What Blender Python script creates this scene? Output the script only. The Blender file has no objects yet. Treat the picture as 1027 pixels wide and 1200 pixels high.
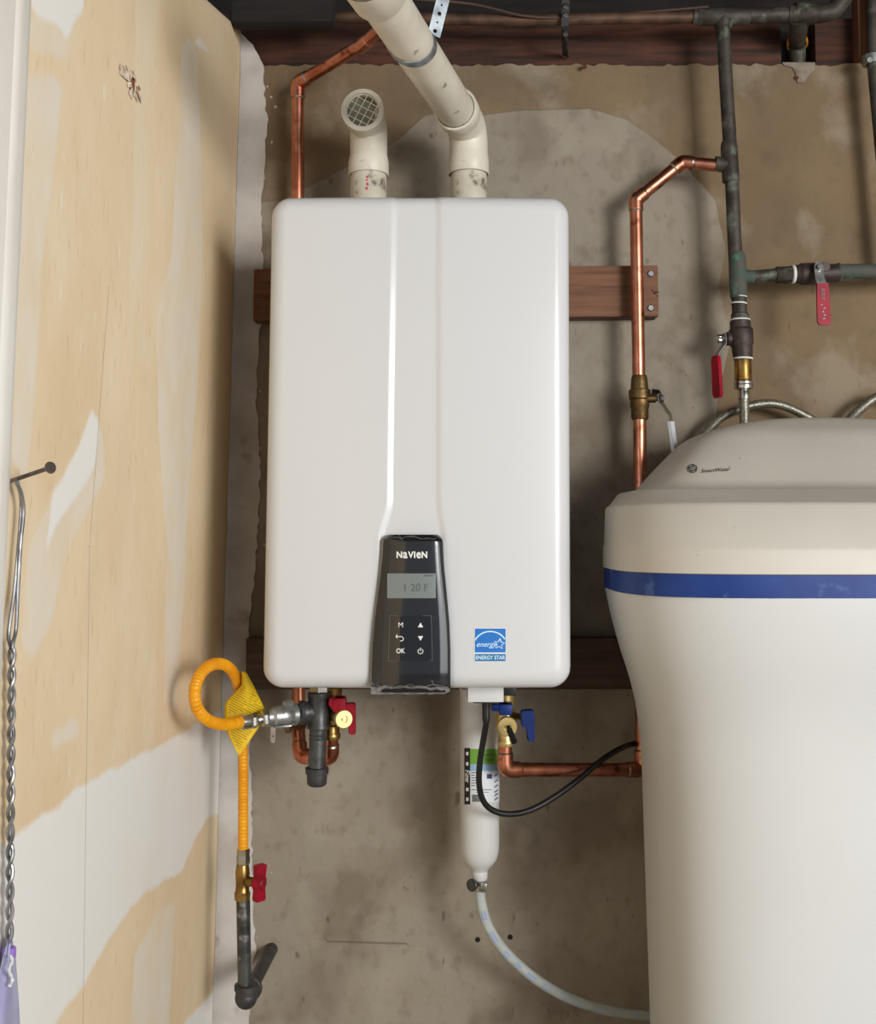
import bpy, bmesh, math, random
from mathutils import Vector as V, Matrix
random.seed(7)
C = bpy.context.scene
COL = C.collection
# ---------------------------------------------------------------- camera
F, CX, YH, TILT, H, DW = 1320.0, 513.5, 620.0, math.radians(4.7), 1.08, 1.97
YC = YH - F*math.tan(TILT)
cam = bpy.data.objects.new('camera', bpy.data.cameras.new('camera')); COL.objects.link(cam)
cam.location = (0, -DW, H); cam.rotation_euler = (math.pi/2 + TILT, 0, 0)
cam.data.sensor_fit = 'VERTICAL'; cam.data.sensor_height = 36; cam.data.lens = 36*F/1200
cam.data.shift_y = -(600-YC)/1200
cam.data.clip_start = 0.02
C.camera = cam
# ---------------------------------------------------------------- world, lights, exposure
w = bpy.data.worlds.new('world'); C.world = w; w.use_nodes = True
bg = w.node_tree.nodes['Background']; bg.inputs[0].default_value = (0.80, 0.88, 1.0, 1); bg.inputs[1].default_value = 0.35
def area(name, loc, target, sx, sy, power, col):
    l = bpy.data.lights.new(name, 'AREA'); l.shape = 'RECTANGLE'; l.size = sx; l.size_y = sy; l.energy = power; l.color = col
    o = bpy.data.objects.new(name, l); COL.objects.link(o); o.location = loc
    o.rotation_euler = (V(target)-V(loc)).to_track_quat('-Z', 'Y').to_euler(); return o
area('door_daylight', (2.3, -3.6, 1.2), (0.0, 0, 1.0), 2.6, 1.9, 50, (0.93, 0.97, 1.0))
area('key_daylight', (2.25, -3.9, 1.6), (-0.2, 0, 1.1), 1.0, 1.0, 74, (1.0, 0.98, 0.95))
C.view_settings.view_transform = 'Standard'; C.view_settings.look = 'None'
C.view_settings.gamma = 1; C.view_settings.use_curve_mapping = False
C.view_settings.exposure = 0.27

# ---------------------------------------------------------------- photo geometry to world
ct, st = math.cos(TILT), math.sin(TILT)
def ray(px, py):
    a, b = (px-CX)/F, (YC-py)/F
    return V((a, ct-b*st, st+b*ct))
def P(px, py, d=0.0):                       # point seen there, d metres in front of the back wall
    r = ray(px, py); return V((0, -DW, H)) + r*((DW-d)/r.y)
ZT, ZB = 2.03, 0.25
def xl(z): return -(0.354 + (1.95-z)*0.0135)  # the side wall is slightly out of plumb
def PL(px, py):                             # point on the left wall
    r = ray(px, py)
    k = 0.0135; s = (0.354+(1.95-H)*k)/(-r.x + r.z*k)
    return V((0, -DW, H)) + r*s

cp = V((0,-DW,H))
# ---------------------------------------------------------------- materials
def rgb(r, g, b):
    f = lambda c: (c/255/12.92) if c/255 <= 0.04045 else ((c/255+0.055)/1.055)**2.4
    return (f(r), f(g), f(b), 1)
def newmat(name):
    m = bpy.data.materials.new(name); m.use_nodes = True
    return m, m.node_tree.nodes, m.node_tree.links, m.node_tree.nodes['Principled BSDF']
def mat(name, c1, c2=None, rough=0.5, metal=0.0, scale=20, stretch=(1,1,1), bump=0.0, bscale=None, lo=0.4, hi=0.65,
        c3=None, s3=30, lo3=0.6, hi3=0.7, spec=0.5, coat=0, trans=0, alpha=1):
    m, N, L, B = newmat(name)
    B.inputs['Roughness'].default_value = rough; B.inputs['Metallic'].default_value = metal
    B.inputs['Base Color'].default_value = c1; B.inputs['Specular IOR Level'].default_value = spec
    B.inputs['Coat Weight'].default_value = coat; B.inputs['Transmission Weight'].default_value = trans
    B.inputs['Alpha'].default_value = alpha
    tc = N.new('ShaderNodeTexCoord'); mp = N.new('ShaderNodeMapping'); mp.inputs['Scale'].default_value = stretch
    L.new(tc.outputs['Object'], mp.inputs['Vector'])
    def noise(s, det=5):
        n = N.new('ShaderNodeTexNoise'); n.inputs['Scale'].default_value = s; n.inputs['Detail'].default_value = det
        L.new(mp.outputs[0], n.inputs['Vector']); return n
    def ramp(n, a, b):
        r = N.new('ShaderNodeValToRGB'); r.color_ramp.elements[0].position = a; r.color_ramp.elements[1].position = b
        L.new(n.outputs[0], r.inputs[0]); return r
    if c2:
        mx = N.new('ShaderNodeMixRGB'); mx.inputs[1].default_value = c1; mx.inputs[2].default_value = c2
        L.new(ramp(noise(scale), lo, hi).outputs[0], mx.inputs[0]); out = mx
        if c3:
            m3 = N.new('ShaderNodeMixRGB'); m3.inputs[2].default_value = c3; L.new(mx.outputs[0], m3.inputs[1])
            L.new(ramp(noise(s3, 8), lo3, hi3).outputs[0], m3.inputs[0]); out = m3
        L.new(out.outputs[0], B.inputs['Base Color'])
    if bump:
        bp = N.new('ShaderNodeBump'); bp.inputs['Strength'].default_value = bump; bp.inputs['Distance'].default_value = 0.002
        L.new(noise(bscale or scale*3, 6).outputs[0], bp.inputs['Height']); L.new(bp.outputs[0], B.inputs['Normal'])
    return m
M = {}
M['white_enamel'] = mat('white_enamel', rgb(215,216,217), rough=0.2, coat=0.15)
M['white_plastic'] = mat('white_plastic', rgb(212,213,213), rough=0.4)
M['filter_plastic'] = mat('filter_plastic', rgb(212,212,210), rough=0.33)
M['cream_plastic'] = mat('cream_plastic', rgb(206,201,190), rgb(197,191,180), rough=0.5, scale=4, c3=rgb(140,130,112), s3=60, lo3=0.72, hi3=0.78)
M['body_plastic'] = mat('body_plastic', rgb(212,213,211), rgb(208,208,205), rough=0.42, scale=3)
M['blue_band'] = mat('blue_band', rgb(24,54,124), rgb(34,66,136), rough=0.5, spec=0.3, scale=14, c3=rgb(70,98,155), s3=30, lo3=0.62, hi3=0.72)
M['panel_black'] = mat('panel_black', rgb(29,30,33), rough=0.14, coat=0.5)
M['key_black'] = mat('key_black', rgb(14,14,18), rough=0.07, coat=0.6)
M['frame_grey'] = mat('frame_grey', rgb(84,86,88), rough=0.3)
M['lcd'] = mat('lcd', rgb(122,130,128), rough=0.25)
M['lcd_ink'] = mat('lcd_ink', rgb(84,92,92), rough=0.3)
M['print_white'] = mat('print_white', rgb(232,232,228), rough=0.5)
M['print_grey'] = mat('print_grey', rgb(78,78,76), rough=0.5)
M['print_black'] = mat('print_black', rgb(22,22,26), rough=0.5)
M['film'] = mat('film', rgb(176,176,172), rgb(120,120,116), rough=0.2, scale=90, bump=0.6, alpha=0.55)
M['sticker_blue'] = mat('sticker_blue', rgb(0,112,200), rough=0.4)
M['sticker_band'] = mat('sticker_band', rgb(30,112,170), rough=0.4)
M['print_cyan'] = mat('print_cyan', rgb(205,240,255), rough=0.5)
M['pvc'] = mat('pvc', rgb(226,219,203), rgb(211,203,186), rough=0.42, scale=12, c3=rgb(120,110,95), s3=42, lo3=0.66, hi3=0.74)
M['pvc_old'] = mat('pvc_old', rgb(214,207,190), rgb(196,186,165), rough=0.5, scale=25, c3=rgb(60,54,46), s3=36, lo3=0.55, hi3=0.66)
M['grille'] = mat('grille', rgb(232,228,214), rough=0.5)
M['mesh_dark'] = mat('mesh_dark', rgb(158,156,136), rgb(132,130,110), rough=0.9, scale=30)
M['red_print'] = mat('red_print', rgb(205,70,90), rough=0.6)
M['copper'] = mat('copper', rgb(218,148,120), rgb(184,112,86), rough=0.32, metal=1, scale=25, c3=rgb(120,62,44), s3=45, lo3=0.58, hi3=0.7)
M['copper_old'] = mat('copper_old', rgb(104,76,58), rgb(72,52,40), rough=0.6, metal=0.35, scale=30)
M['solder'] = mat('solder', rgb(190,186,178), rgb(150,120,100), rough=0.3, metal=1, scale=90)
M['brass'] = mat('brass', rgb(176,142,84), rgb(128,98,52), rough=0.36, metal=1, scale=40, c3=rgb(80,60,34), s3=60, lo3=0.6, hi3=0.72)
M['brass_old'] = mat('brass_old', rgb(122,98,62), rgb(88,68,42), rough=0.45, metal=0.9, scale=50, bump=0.3)
M['brass_light'] = mat('brass_light', rgb(226,202,140), rgb(200,174,112), rough=0.35, metal=0.85, scale=20)
M['iron'] = mat('iron', rgb(84,84,84), rgb(62,62,63), rough=0.42, metal=0.5, scale=60, bump=0.25)
M['iron_dark'] = mat('iron_dark', rgb(58,58,60), rgb(78,74,72), rough=0.5, metal=0.35, scale=45, bump=0.3)
M['galvanised'] = mat('galvanised', rgb(96,98,98), rgb(60,60,60), rough=0.33, metal=0.6, scale=35, c3=rgb(180,180,176), s3=40, lo3=0.56, hi3=0.7, bump=0.3)
M['nickel'] = mat('nickel', rgb(196,194,186), rgb(165,163,156), rough=0.24, metal=1, scale=40)
M['zinc'] = mat('zinc', rgb(176,178,176), rgb(140,142,140), rough=0.35, metal=0.8, scale=70, bump=0.15)
M['braid'] = mat('braid', rgb(150,146,132), rgb(100,96,84), rough=0.45, metal=0.7, scale=300)
M['corroded'] = mat('corroded', rgb(74,68,60), rgb(52,44,38), rough=0.6, metal=0.35, scale=30, c3=rgb(112,122,108), s3=26, lo3=0.56, hi3=0.72, bump=0.5)
M['verdigris'] = mat('verdigris', rgb(84,80,72), rgb(66,84,74), rough=0.75, metal=0.1, scale=45, c3=rgb(72,124,104), s3=40, lo3=0.60, hi3=0.74, bump=0.7)
M['valve_dark'] = mat('valve_dark', rgb(70,58,52), rgb(50,42,38), rough=0.55, metal=0.35, scale=50, bump=0.4)
M['tape'] = mat('tape', rgb(225,225,218), rough=0.7)
M['red_plastic'] = mat('red_plastic', rgb(160,14,40), rgb(132,10,32), rough=0.45, spec=0.25, scale=40)
M['blue_plastic'] = mat('blue_plastic', rgb(14,44,112), rgb(10,34,92), rough=0.45, spec=0.25, scale=40)
M['yellow_hose'] = mat('yellow_hose', rgb(244,168,8), rgb(232,150,4), rough=0.42, scale=30)
M['yellow_tag'] = mat('yellow_tag', rgb(240,202,30), rgb(228,184,20), rough=0.5, scale=20)
M['tag_ink'] = mat('tag_ink', rgb(120,100,24), rough=0.6)
M['black_rubber'] = mat('black_rubber', rgb(22,22,23), rough=0.45)
M['clear_tube'] = mat('clear_tube', rgb(205,212,208), rgb(190,198,196), rough=0.25, scale=30, alpha=0.72)
M['tube_ink'] = mat('tube_ink', rgb(140,158,205), rough=0.5)
M['label_white'] = mat('label_white', rgb(222,226,232), rough=0.5)
M['label_green'] = mat('label_green', rgb(112,166,60), rough=0.5)
M['label_darkgreen'] = mat('label_darkgreen', rgb(48,88,40), rough=0.5)
M['label_blue'] = mat('label_blue', rgb(150,186,218), rough=0.5)
M['label_navy'] = mat('label_navy', rgb(50,60,120), rough=0.5)
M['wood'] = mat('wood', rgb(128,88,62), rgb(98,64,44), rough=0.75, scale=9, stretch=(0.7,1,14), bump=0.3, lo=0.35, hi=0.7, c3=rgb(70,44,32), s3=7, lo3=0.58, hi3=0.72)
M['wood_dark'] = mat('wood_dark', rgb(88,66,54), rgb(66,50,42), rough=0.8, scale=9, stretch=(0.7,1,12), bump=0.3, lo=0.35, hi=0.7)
M['redwood_shaded'] = mat('redwood_shaded', rgb(88,50,34), rgb(42,26,20), rough=0.85, scale=8, stretch=(0.8,1,9), bump=0.5, lo=0.35, hi=0.7, c3=rgb(28,18,14), s3=5, lo3=0.55, hi3=0.68)  # reddish wood, set darker to carry the shade under the ceiling
M['stud'] = mat('stud', rgb(128,84,52), rgb(96,60,38), rough=0.8, scale=9, stretch=(10,1,0.7), bump=0.3)
M['shade_black'] = mat('shade_black', rgb(34,27,24), rgb(22,18,16), rough=0.9, scale=10, stretch=(1,8,8))  # near-black colour carries the shade of voids, holes and the ceiling corner
M['steel'] = mat('steel', rgb(150,150,150), rgb(110,108,106), rough=0.3, metal=1, scale=60)
M['nail_steel'] = mat('nail_steel', rgb(140,130,126), rgb(104,96,92), rough=0.4, metal=0.8, scale=80)
M['wire_steel'] = mat('wire_steel', rgb(158,158,160), rgb(110,110,112), rough=0.35, metal=0.7, scale=80)
M['galv_strap'] = mat('galv_strap', rgb(172,180,184), rgb(128,138,146), rough=0.35, metal=0.7, scale=60)
M['lavender'] = mat('lavender', rgb(176,172,214), rgb(190,192,222), rough=0.35, scale=30, alpha=0.86)
M['purple'] = mat('purple', rgb(150,118,200), rough=0.4)
M['orange_tape'] = mat('orange_tape', rgb(214,140,40), rough=0.6)
M['trim_paint'] = mat('trim_paint', rgb(240,236,228), rgb(232,226,216), rough=0.4, scale=8)
M['plaster'] = mat('plaster', rgb(206,200,194), rgb(190,182,174), rough=0.9, scale=14, bump=0.5, c3=rgb(160,148,134), s3=22, lo3=0.62, hi3=0.75)
M['ceiling_wood'] = mat('ceiling_wood', rgb(70,52,40), rgb(50,38,30), rough=0.9, scale=8)
M['slab'] = mat('slab', rgb(140,134,126), rgb(120,114,106), rough=0.85, scale=6)
M['side_paint'] = mat('side_paint', rgb(200,190,172), rough=0.9)
M['torn_paper'] = mat('torn_paper', rgb(226,214,196), rgb(190,150,120), rough=0.95, scale=120)
M['cavity_shade'] = mat('cavity_shade', rgb(130,84,60), rough=0.95)
M['chip'] = mat('chip', rgb(140,130,116), rgb(110,98,84), rough=0.9, scale=60)
M['rust'] = mat('rust', rgb(84,44,26), rough=0.9)

# shader built from signed-distance attributes of hand-placed patches
def patched(name, base1, base2, layers, marks=(), bscale=160, bump=0.25, rough=0.9, blotch=None, over=()):
    m, N, L, B = newmat(name); B.inputs['Roughness'].default_value = rough; B.inputs['Specular IOR Level'].default_value = 0.25
    tc = N.new('ShaderNodeTexCoord')
    def noise(s, det=6, st=(1,1,1)):
        mp = N.new('ShaderNodeMapping'); mp.inputs['Scale'].default_value = st; L.new(tc.outputs['Object'], mp.inputs[0])
        n = N.new('ShaderNodeTexNoise'); n.inputs['Scale'].default_value = s; n.inputs['Detail'].default_value = det
        L.new(mp.outputs[0], n.inputs['Vector']); return n.outputs[0]
    def math_(op, a, b=None, c=None):
        n = N.new('ShaderNodeMath'); n.operation = op
        for i, x in enumerate((a, b, c)):
            if x is None: continue
            if isinstance(x, (int, float)): n.inputs[i].default_value = x
            else: L.new(x, n.inputs[i])
        return n.outputs[0]
    def mr(v, a, b, lo=0.0, hi=1.0):
        n = N.new('ShaderNodeMapRange'); L.new(v, n.inputs[0]); n.inputs[1].default_value = a; n.inputs[2].default_value = b
        n.inputs[3].default_value = lo; n.inputs[4].default_value = hi; return n.outputs[0]
    def mix(f, a, b):
        n = N.new('ShaderNodeMixRGB')
        L.new(f, n.inputs[0])
        for i, x in ((1, a), (2, b)):
            if isinstance(x, tuple): n.inputs[i].default_value = x
            else: L.new(x, n.inputs[i])
        return n.outputs[0]
    col = mix(mr(noise(4), 0.35, 0.65), base1, base2)
    for (bc, s, lo, hi, amt, stt) in (blotch or ()):
        col = mix(mr(noise(s, 9, stt), lo, hi, 0, amt), col, bc)
    height = None
    for (attr, colour, soft, rag, amt, hgt, streak) in layers:
        at = N.new('ShaderNodeAttribute'); at.attribute_name = attr
        n = math_('MULTIPLY', math_('SUBTRACT', noise(22, 8, streak), 0.5), rag)
        d = math_('ADD', at.outputs['Fac'], n)
        f = mr(d, -soft, soft)
        if amt < 1:
            f2 = math_('MULTIPLY', f, mr(noise(14, 8, streak), 0.32, 0.66, amt*0.35, amt))
        else: f2 = math_('MULTIPLY', f, mr(noise(9, 8, streak), 0.25, 0.5, 0.8, 1))
        col = mix(f2, col, colour)
        hh = math_('MULTIPLY', f, hgt)
        height = hh if height is None else math_('ADD', height, hh)
    for (bc, s, lo, hi, amt, stt) in over:
        col = mix(mr(noise(s, 9, stt), lo, hi, 0, amt), col, bc)
    for (attr, colour, wd, amt) in marks:
        at = N.new('ShaderNodeAttribute'); at.attribute_name = attr
        a = math_('ABSOLUTE', at.outputs['Fac'])
        col = mix(mr(a, wd*0.5, wd, amt, 0), col, colour)
    L.new(col, B.inputs['Base Color'])
    hn = math_('MULTIPLY', noise(bscale, 6), 0.25); hn2 = math_('MULTIPLY', noise(18, 5), 0.6)
    hs = math_('ADD', hn, hn2)
    if height is not None: hs = math_('ADD', hs, height)
    bp = N.new('ShaderNodeBump'); bp.inputs['Strength'].default_value = bump; bp.inputs['Distance'].default_value = 0.006
    L.new(hs, bp.inputs['Height']); L.new(bp.outputs[0], B.inputs['Normal'])
    return m

# ---------------------------------------------------------------- object helpers
def obj(name, bm, m, parent=None, smooth=True):
    me = bpy.data.meshes.new(name)
    if isinstance(bm, bmesh.types.BMesh):
        bmesh.ops.recalc_face_normals(bm, faces=bm.faces[:])
        bm.to_mesh(me); bm.free()
    else:
        me.from_pydata([tuple(v) for v in bm[0]], [], bm[1]); me.update()
    o = bpy.data.objects.new(name, me); COL.objects.link(o)
    me.materials.append(M[m] if isinstance(m, str) else m)
    if smooth:
        for p in me.polygons: p.use_smooth = True
        me.set_sharp_from_angle(angle=math.radians(38))
    if parent is not None:
        off = parent.matrix_world_loc if False else parent_loc(parent)
        for v in me.vertices: v.co -= off
        o.parent = parent
    return o
LOC = {}
def parent_loc(p):
    t = V((0,0,0))
    while p is not None: t += p.location; p = p.parent
    return t
def thing(name, label, cat, loc, group=None):
    o = bpy.data.objects.new(name, None); COL.objects.link(o); o.location = loc; o.empty_display_size = 0.05
    o['label'] = label; o['category'] = cat
    if group: o['group'] = group
    return o
def solo(o, label, cat, group=None):                # single-mesh thing: move its origin onto it
    me = o.data; n = len(me.vertices); c = sum((v.co for v in me.vertices), V())/n
    for v in me.vertices: v.co -= c
    o.location = c; o['label'] = label; o['category'] = cat
    if group: o['group'] = group
    return o
def struct(o): o['kind'] = 'structure'; return o
def bm_(): return bmesh.new()
def box(bm, a, b, bevel=0.0):
    a, b = V(a), V(b); r = bmesh.ops.create_cube(bm, size=1)
    for v in r['verts']:
        v.co = V(((a.x+b.x)/2+v.co.x*abs(b.x-a.x), (a.y+b.y)/2+v.co.y*abs(b.y-a.y), (a.z+b.z)/2+v.co.z*abs(b.z-a.z)))
    if bevel:
        es = list({e for v in r['verts'] for e in v.link_edges})
        bmesh.ops.bevel(bm, geom=es, offset=bevel, segments=2, affect='EDGES', profile=0.6)
def frame(d, up=V((0,0,1))):
    d = d.normalized()
    if abs(d.dot(up)) > 0.95: up = V((0,1,0)) if abs(d.y) < 0.9 else V((1,0,0))
    s = d.cross(up).normalized(); return s, s.cross(d).normalized()
def loft(bm, rings, closed=True, cap=True):
    vs = [[bm.verts.new(p) for p in r] for r in rings]
    n = len(vs[0])
    for i in range(len(vs)-1):
        for j in range(n if closed else n-1):
            k = (j+1) % n
            try: bm.faces.new((vs[i][j], vs[i][k], vs[i+1][k], vs[i+1][j]))
            except ValueError: pass
    if cap and closed:
        bm.faces.new(vs[0][::-1]); bm.faces.new(vs[-1])
    return vs
def tube(bm, pts, r, seg=16, cap=True):
    pts = [V(p) for p in pts]; n = len(pts)
    rr = r if hasattr(r, '__len__') else [r]*n
    s = None; rings = []
    for i in range(n):
        t = (pts[min(i+1, n-1)]-pts[max(i-1, 0)]).normalized()
        if s is None: s, u = frame(t)
        else:
            s = (s - t*s.dot(t)).normalized(); u = s.cross(t)
        rings.append([pts[i]+(s*math.cos(2*math.pi*k/seg)+u*math.sin(2*math.pi*k/seg))*rr[i] for k in range(seg)])
    loft(bm, rings, cap=cap)
def fillet(pts, rad, n=7):
    pts = [V(p) for p in pts]; out = [pts[0]]
    for i in range(1, len(pts)-1):
        a, b, c = pts[i-1], pts[i], pts[i+1]
        u, v = (a-b), (c-b); lu, lv = u.length, v.length; u.normalize(); v.normalize()
        ang = u.angle(v)
        if ang > math.radians(176): out.append(b); continue
        t = min(rad/math.tan(ang/2), lu*0.48, lv*0.48)
        p0, p1 = b+u*t, b+v*t
        for k in range(n+1):
            s = k/n; out.append(p0*(1-s)**2 + b*2*s*(1-s) + p1*s*s)
    out.append(pts[-1]); return out
def spline(pts, step=0.004):
    pts = [V(p) for p in pts]; q = [pts[0]*2-pts[1]]+pts+[pts[-1]*2-pts[-2]]; out = []
    for i in range(1, len(q)-2):
        n = max(2, int((q[i+1]-q[i]).length/step))
        for k in range(n):
            t = k/n; t2 = t*t; t3 = t2*t
            out.append(0.5*((2*q[i])+(q[i+1]-q[i-1])*t+(2*q[i-1]-5*q[i]+4*q[i+1]-q[i+2])*t2+(3*q[i]-q[i-1]-3*q[i+1]+q[i+2])*t3))
    out.append(pts[-1]); return out
def lathe(bm, p0, axis, prof, seg=20, cap=True, rot=0):
    p0 = V(p0); axis = V(axis).normalized(); s, u = frame(axis)
    loft(bm, [[p0+axis*t+(s*math.cos(2*math.pi*k/seg+rot)+u*math.sin(2*math.pi*k/seg+rot))*max(r, 1e-4) for k in range(seg)] for t, r in prof], cap=cap)
def hexnut(bm, p0, axis, ln, r):
    e = min(0.0015, ln*0.2)
    lathe(bm, p0, axis, [(0, r*0.9), (e, r), (ln-e, r), (ln, r*0.9)], seg=6, rot=math.pi/6)
def strip(bm, pts, widths, normal_of, thick):       # flat bar along a path; normal_of(i) = face normal
    rings = []
    n = len(pts)
    for i, p in enumerate(pts):
        t = (pts[min(i+1, n-1)]-pts[max(i-1, 0)]).normalized(); nn = V(normal_of(i)).normalized()
        nn = (nn - t*nn.dot(t)).normalized(); s = t.cross(nn)
        w = widths[i] if hasattr(widths, '__len__') else widths
        rings.append([p+s*w/2+nn*thick/2, p-s*w/2+nn*thick/2, p-s*w/2-nn*thick/2, p+s*w/2-nn*thick/2])
    loft(bm, rings)
def prism(bm, poly, thick):                         # planar polygon given by 3D points, extruded by vector
    t = V(thick); n = len(poly)
    a = [bm.verts.new(V(p)) for p in poly]; b = [bm.verts.new(V(p)+t) for p in poly]
    bm.faces.new(a); bm.faces.new(b[::-1])
    for i in range(n): bm.faces.new((a[i], b[i], b[(i+1) % n], a[(i+1) % n]))
def text2d(body, size, align='CENTER', bold=0.0, shear=0.0, sx=1.0):
    cu = bpy.data.curves.new('t', 'FONT'); cu.body = body; cu.size = size; cu.align_x = align; cu.align_y = 'CENTER'
    cu.offset = bold; cu.shear = shear; cu.resolution_u = 3; cu.fill_mode = 'FRONT'
    o = bpy.data.objects.new('t', cu); COL.objects.link(o)
    dg = bpy.context.evaluated_depsgraph_get(); me = o.evaluated_get(dg).to_mesh()
    vs = [(v.co.x*sx, v.co.y) for v in me.vertices]; fs = [tuple(p.vertices) for p in me.polygons]
    o.evaluated_get(dg).to_mesh_clear(); bpy.data.objects.remove(o); bpy.data.curves.remove(cu)
    return vs, fs
def put2d(acc, data, fn):                           # acc = (verts, faces)
    b = len(acc[0]); acc[0].extend(fn(x, y) for x, y in data[0]); acc[1].extend(tuple(i+b for i in f) for f in data[1])
def rect2d(x0, y0, x1, y1): return [(x0,y0),(x1,y0),(x1,y1),(x0,y1)], [(0,1,2,3)]
def poly2d(p): return list(p), [tuple(range(len(p)))]
def ring2d(cx, cy, r0, r1, a0=0, a1=360, n=40, sq=1.0):
    v = []; f = []
    for i in range(n+1):
        a = math.radians(a0+(a1-a0)*i/n)
        v += [(cx+r0*math.cos(a), cy+r0*math.sin(a)*sq), (cx+r1*math.cos(a), cy+r1*math.sin(a)*sq)]
        if i: f.append((2*i-2, 2*i-1, 2*i+1, 2*i))
    return v, f
def line2d(pts, w):
    v = []; f = []
    for i, (x, y) in enumerate(pts):
        x0, y0 = pts[max(i-1,0)]; x1, y1 = pts[min(i+1,len(pts)-1)]
        dx, dy = x1-x0, y1-y0; l = math.hypot(dx, dy) or 1
        v += [(x-dy/l*w/2, y+dx/l*w/2), (x+dy/l*w/2, y-dx/l*w/2)]
        if i: f.append((2*i-2, 2*i-1, 2*i+1, 2*i))
    return v, f
def sdf(poly, x, y):                                # positive inside
    d = 1e9; ins = False; n = len(poly)
    for i in range(n):
        ax, ay = poly[i]; bx, by = poly[(i+1) % n]
        ex, ey = bx-ax, by-ay; wx, wy = x-ax, y-ay
        t = max(0, min(1, (wx*ex+wy*ey)/(ex*ex+ey*ey+1e-12)))
        dd = (wx-ex*t)**2+(wy-ey*t)**2
        if dd < d: d = dd
        if (ay > y) != (by > y) and x < (bx-ax)*(y-ay)/(by-ay)+ax: ins = not ins
    return math.sqrt(d) if ins else -math.sqrt(d)
def grid_wall(name, pos, nu, nv, m, attrs, size=None):
    vs = [pos(i/nu, j/nv) for j in range(nv+1) for i in range(nu+1)]
    fs = [(j*(nu+1)+i, j*(nu+1)+i+1, (j+1)*(nu+1)+i+1, (j+1)*(nu+1)+i) for j in range(nv) for i in range(nu)]
    o = obj(name, (vs, fs), m)
    for an, fn in attrs.items():
        a = o.data.attributes.new(an, 'FLOAT', 'POINT'); a.data.foreach_set('value', [fn(v) for v in vs])
    return o

# ================================================================ SETTING
# --- back wall (concrete with paint above)
def pw(lst): return [(P(x, y).x, P(x, y).z) for x, y in lst]
grey_area = pw([(180,250),(330,235),(465,165),(500,134),(560,136),(600,130),(690,127),(735,140),(770,165),(805,196),(838,235),(850,290),
                (843,335),(856,400),(840,470),(840,560),(1500,620),(1500,1700),(100,1700),(100,250)])
pale_area = pw([(590,960),(650,900),(740,915),(770,960),(760,1120),(690,1128),(640,1120),(600,1150),(560,1110),(575,1050)])
pale2_area = pw([(405,1110),(470,1060),(545,1080),(560,1150),(600,1170),(590,1260),(450,1260),(430,1180)])
damp_area = pw([(455,930),(490,920),(498,955),(480,975),(460,965)])
def mark(p, q): # signed offset from the line, blown up beyond its ends
    (ax, ay), (bx, by) = p, q; l = math.hypot(bx-ax, by-ay); tx, ty = (bx-ax)/l, (by-ay)/l
    def f(x, y):
        u = (x-ax)*tx+(y-ay)*ty; v = -(x-ax)*ty+(y-ay)*tx
        over = max(0, -u, u-l); return v + (1 if v > 0 else -1)*over*3
    return f
M['back_wall'] = patched('back_wall', rgb(134,114,88), rgb(122,102,78),
    [('grey', rgb(152,142,127), 0.0012, 0.006, 1.0, 0.5, (1,1,1)),
     ('pale', rgb(160,151,136), 0.003, 0.03, 0.5, 0.1, (1,1,1)),
     ('damp', rgb(112,98,80), 0.008, 0.02, 0.7, 0.0, (1,1,1))],
    marks=[('crack', rgb(96,84,70), 0.0022, 0.6)], bump=0.5, bscale=120,
    over=[(rgb(108,94,76), 4.5, 0.50, 0.62, 0.55, (1,1,1)), (rgb(170,160,142), 8, 0.53, 0.64, 0.4, (1,1,0.8)), (rgb(96,80,62), 11, 0.58, 0.70, 0.5, (1,1.3,0.9)), (rgb(72,58,44), 34, 0.67, 0.73, 0.6, (1.3,1,0.6)), (rgb(66,50,38), 90, 0.70, 0.74, 0.7, (1.8,1,0.4)), (rgb(112,98,80), 45, 0.54, 0.70, 0.35, (1,1,0.8))])
zt = P(600, 76).z
X0, X1 = -0.48, 1.5
ck = mark(pw([(380,1103)])[0], pw([(480,1106)])[0])
rj = [random.uniform(-1,1) for _ in range(400)]
def back_pos(u, v):
    x = X0+(X1-X0)*u; z = v*zt
    if v == 1: z += rj[int(u*300)]*0.003
    return V((x, 0, z))
wb = struct(grid_wall('wall_back', back_pos, 190, 180, 'back_wall', {
    'grey': lambda v: max(-.3, min(.3, sdf(grey_area, v.x, v.z))), 'pale': lambda v: max(sdf(pale_area, v.x, v.z), sdf(pale2_area, v.x, v.z)),
    'damp': lambda v: sdf(damp_area, v.x, v.z), 'crack': lambda v: ck(v.x, v.z)}))
# --- anchor holes in the concrete, their inner shade painted as flat dark discs
for x, y in ((560,1101),(598,1098)):
    b = bm_(); lathe(b, P(x,y)+V((0,-0.0006,0)), (0,1,0), [(0,0.0045),(0.0001,0.0045)], seg=10); obj('anchor_hole', b, 'shade_black', wb)
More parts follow.
